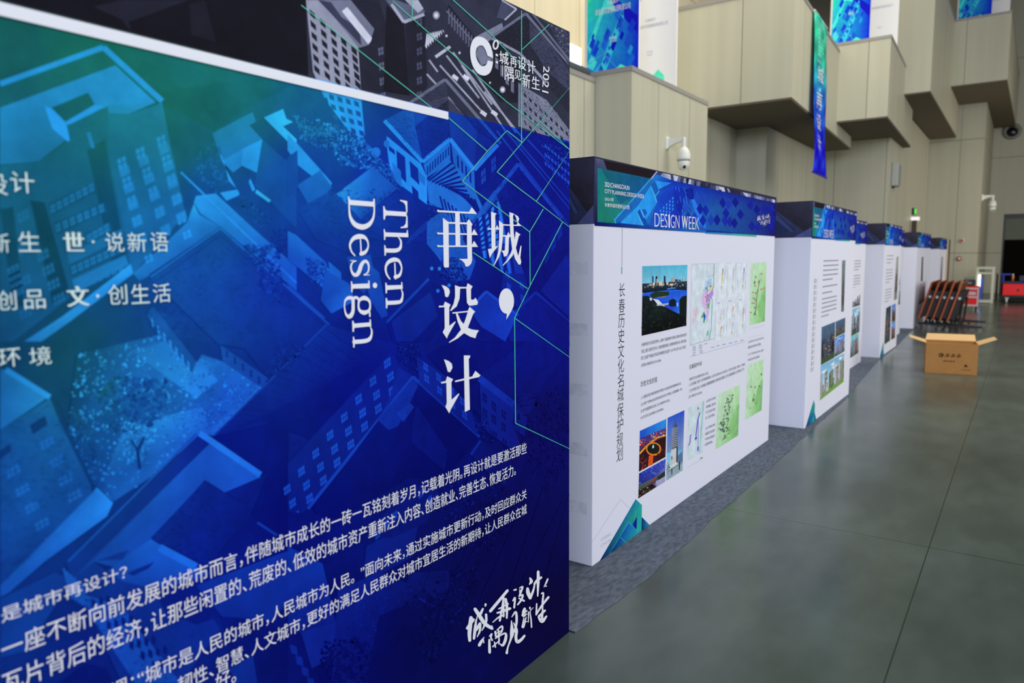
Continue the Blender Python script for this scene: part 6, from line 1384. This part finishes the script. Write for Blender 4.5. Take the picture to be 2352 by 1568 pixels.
# ---- nested flip-top tables, tops tilted up
brown_top = mat('brown_table_top', lin((96, 56, 32)), 0.55, noise=(6, .25, (1, 4, 1))); orange_edge = mat('orange_edge', lin((160, 74, 28)), 0.5); black_leg = mat('black_steel', lin((22, 20, 20)), 0.4); knob_m = mat('chrome_knob', lin((200, 200, 196)), 0.3, metal=0.4); wheel_m = mat('grey_wheel', lin((120, 112, 112)), 0.4)
def flip_table(x, y, label):
    r = thing('flip_top_table', (x+.25, y+.8, 0), label, 'folding table', 'nested flip-top tables')
    lean = .20; L_ = 1.7; z0, z1 = .22, .95; tk = .022
    # top board: leaning right, long side runs away from the camera
    def q(s, v, k): return (x+lean*(v-z0)/(z1-z0)+k, y+s*L_, v)
    b = MB(); b.hexa([q(0.006, z0+.006, 0), q(.994, z0+.006, 0), q(.994, z1-.006, 0), q(0.006, z1-.006, 0)], [q(0.006, z0+.006, tk), q(.994, z0+.006, tk), q(.994, z1-.006, tk), q(0.006, z1-.006, tk)]); tp = b.build('table_top', brown_top, r)
    b = MB(); e = .006
    for s0_, s1_, v0, v1 in ((-.006, .006, z0-.006, z1+.006), (.994, 1.006, z0-.006, z1+.006), (.006, .994, z1-.006, z1+.006), (.006, .994, z0-.006, z0+.006)):
        b.hexa([q(s0_, v0, -e), q(s1_, v0, -e), q(s1_, v1, -e), q(s0_, v1, -e)], [q(s0_, v0, tk+e), q(s1_, v0, tk+e), q(s1_, v1, tk+e), q(s0_, v1, tk+e)])
    b.build('edge_band', orange_edge, tp)
    # black underside frame and hinge knob
    b = MB(); b.hexa([q(.008, .25, tk+.008), q(.99, .25, tk+.008), q(.99, .78, tk+.008), q(.008, .78, tk+.008)], [q(.008, .25, tk+.085), q(.99, .25, tk+.085), q(.99, .78, tk+.085), q(.008, .78, tk+.085)]); b.build('under_frame', black_leg, r)
    c = q(-.012, .66, tk+.05); b = MB(); b.tube([(c[0], c[1]-.02, c[2]), (c[0], c[1]+.03, c[2])], .026, 14); b.build('hinge_knob', knob_m, r)
    for s in (.08, .90):
        yy = y+s*L_
        b = MB(); b.tube([(x+.19, yy, .10), (x+.235, yy, .62)], .022, 10); b.box(x-.02, x+.58, yy-.02, yy+.02, .085, .125); lg = b.build('leg', black_leg, r)
        for xx in (x+.0, x+.55):
            w = MB(); w.tube([(xx, yy-.016, .034), (xx, yy+.016, .034)], .034, 14); w.box(xx-.012, xx+.012, yy-.022, yy+.022, .05, .09); w.build('caster', wheel_m, lg)
    b = MB(); b.tube([(x+.2, y+.1*L_, .2), (x+.2, y+.9*L_, .2)], .018, 8); b.build('stretcher', black_leg, r)
labs = ['leftmost nested flip-top table with tilted orange-edged top, touching the panel end', 'second flip-top table from the left in the nested row', 'middle flip-top table of the five in the nested row', 'fourth flip-top table from the left in the nested row', 'rightmost nested flip-top table, its brown top facing the aisle']
for i in range(5): flip_table(-1.745+.136*i, 16.98-.12*i, labs[i])

# ---- red tool cabinet with a dark device on it
redm = mat('red_lacquer', lin((232, 12, 16)), 0.35); palem = mat('pale_grey_metal', lin((196, 190, 190)), 0.4); device = mat('dark_device', lin((30, 34, 32)), 0.4); dev2 = mat('grey_device', lin((126, 134, 126)), 0.4)
yc = 23.0; x0, x1 = -ang(2207)*yc, -ang(2253)*yc
r = thing('tool_cabinet', ((x0+x1)/2, yc+.22, 0), 'red tool cabinet on wheels behind the tilted tables', 'tool cabinet')
b = MB(); b.box(x0, x1, yc, yc+.45, .12, .66); b.build('body', redm, r, bevel=.008)
for z in (.128, .35, .575):
    b = MB(); b.box(x0-.006, x1+.006, yc-.012, yc, z, z+.045); b.build('rail', palem, r)
b = MB(); b.box(x1-.03, x1+.008, yc-.014, yc, .175, .348); b.box(x1-.03, x1+.008, yc-.014, yc, .397, .573); b.build('corner_strip', palem, r)
b = MB(); b.box(x1-.22, x1-.06, yc-.01, yc, .43, .51); b.build('label_plate', palem, r)
for xx in (x0+.05, x1-.05):
    for yy in (yc+.06, yc+.39):
        b = MB(); b.tube([(xx-.015, yy, .05), (xx+.015, yy, .05)], .05, 14); b.box(xx-.012, xx+.012, yy-.02, yy+.02, .06, .12); b.build('caster', black_leg, r)
r = thing('printer', ((x0+x1)/2-.06, yc+.2, .662), 'dark boxy device with pale lid on top of the red cabinet', 'device')
xa, xb = x0+.10, x1-.14
b = MB(); b.box(xa-.02, xb+.05, yc+.05, yc+.35, .663, .83); b.build('body', device, r, bevel=.02)
b = MB(); b.box(xa, xb, yc+.06, yc+.34, .832, .90); b.build('lid', dev2, r, bevel=.01)
b = MB(); b.box(xa+.03, xb-.03, yc+.035, yc+.05, .72, .77); b.build('slot', dev2, r)

# ---- white frame stand with glowing tube
yf = 26.9; x0, x1 = -ang(2244)*yf, -ang(2287)*yf; wf = mat('white_frame', lin((200, 204, 186)), 0.45)
r = thing('frame_stand', ((x0+x1)/2, yf+.15, 0), 'white open frame stand with a lit tube, against the pier', 'frame')
for xx in (x0, x1-.07):
    b = MB(); b.box(xx, xx+.07, yf, yf+.30, .001, 1.12); b.build('upright', wf, r, bevel=.006)
b = MB(); b.box(x0+.07, x1-.07, yf, yf+.30, 1.05, 1.12); b.build('top_rail', wf, r)
b = MB(); b.box(x0+.07, x1-.07, yf, yf+.30, .90, .95); b.build('shelf', wf, r)
b = MB(); b.box(x0+.07, x1-.07, yf, yf+.30, .02, .10); b.build('bottom_rail', wf, r)
b = MB(); b.tube([(x0+.10, yf-.04, .50), (x0+.10, yf-.04, .88)], .035, 12); b.build('lit_tube', mat('tube_glow', (1, 1, 1), 0.4, emit=(1, .96, .88), estr=2.0), r)
b = MB(); b.box(x0+.10, x0+.20, yf+.10, yf+.2, .10, .80); b.build('blue_bag', mat('blue_plastic', lin((30, 84, 180)), 0.5), r)
# ---- steel barrier post
yp = 28.2; xp = -ang(2294)*yp
r = thing('barrier_post', (xp, yp, 0), 'slim steel barrier post between the white frame and the doorway', 'post')
b = MB(); b.lathe((xp, yp, .001), [(.15, 0), (.15, .012), (.05, .03), (.03, .04)]); b.build('base', mat('steel', lin((120, 118, 108)), 0.3, metal=0.8), r)
b = MB(); b.lathe((xp, yp, .03), [(.028, 0), (.028, .80), (.04, .81), (.04, .86), (.02, .88)]); b.build('pole', mat('steel', lin((120, 118, 108)), 0.3, metal=0.8), r, smooth=True)
# ---- red tool trolley with blue top
yt = 27.3; x0 = -ang(2308)*yt; x1 = x0+1.0; blue = mat('blue_plastic', lin((30, 84, 180)), 0.5); navy = mat('navy_plastic', lin((22, 28, 84)), 0.45); blackp = mat('black_plastic', lin((16, 16, 20)), 0.45)
r = thing('tool_trolley', ((x0+x1)/2, yt+.25, 0), 'red tool trolley with blue lid in front of the dark doorway', 'trolley')
b = MB(); b.box(x0, x1, yt, yt+.5, .24, .60); b.build('body', redm, r, bevel=.01)
b = MB(); b.box(x0-.03, x1, yt-.02, yt+.52, .60, .66); b.build('lid', navy, r, bevel=.01)
b = MB(); b.box(x0-.01, x1, yt-.01, yt+.5, .18, .24); b.build('lower_tray', blackp, r)
b = MB(); b.tube([(x0+.40, yt-.014, .40), (x0+.40, yt, .40)], .035, 14); b.build('lock', blackp, r)
b = MB(); b.box(x0-.10, x0+.20, yt+.1, yt+.4, .86, .90); b.box(x0-.02, x0+.02, yt+.14, yt+.36, .66, .86); b.build('handle', mat('blue_handle', lin((24, 50, 170)), 0.45), r)
for xx in (x0+.12, x1-.15):
    for yy in (yt+.07, yt+.43):
        b = MB(); b.tube([(xx-.02, yy, .075), (xx+.02, yy, .075)], .075, 16); b.box(xx-.05, xx+.05, yy-.03, yy+.03, .13, .18); b.build('caster', mat('pale_wheel', lin((216, 220, 216)), 0.3), r)
r = thing('tool_case', (x0+.62, yt+.25, .662), 'dark blue case lying on the red trolley', 'case')
b = MB(); b.box(x0+.40, x1-.03, yt+.05, yt+.45, .662, .84); b.build('shell', mat('dark_blue_case', lin((20, 30, 62)), 0.4), r, bevel=.02)
b = MB(); b.box(x0+.58, x0+.72, yt+.03, yt+.05, .72, .78); b.build('latch', blue, r)
r = thing('spray_can', (x0+.24, yt+.2, .662), 'small orange-topped can on the red trolley', 'can')
b = MB(); b.lathe((x0+.24, yt+.2, .662), [(.035, 0), (.035, .17), (.02, .19)]); b.build('body', mat('amber_can', lin((206, 120, 50)), 0.4), r, smooth=True)
b = MB(); b.lathe((x0+.24, yt+.2, .85), [(.02, 0), (.02, .04), (.008, .045)]); b.build('cap', mat('lit_white2', lin((230, 226, 214)), 0.5), r, smooth=True)
# ---- cream board standing at the end of the row
yb = 25.25; x0, x1 = -2.015, -1.905
r = thing('upright_board', ((x0+x1)/2, yb+.05, 0), 'tall narrow cream board standing at the far end of the panels', 'board')
b = MB(); b.box(x0, x1, yb, yb+.06, 0.001, 1.94); b.build('face', mat('cream_board', lin((222, 198, 152)), 0.6), r)
b = MB(); b.box(x1, x1+.035, yb, yb+.06, 0.001, 1.94); b.build('dark_edge', mat('dark_edge', lin((60, 62, 52)), 0.6), r)
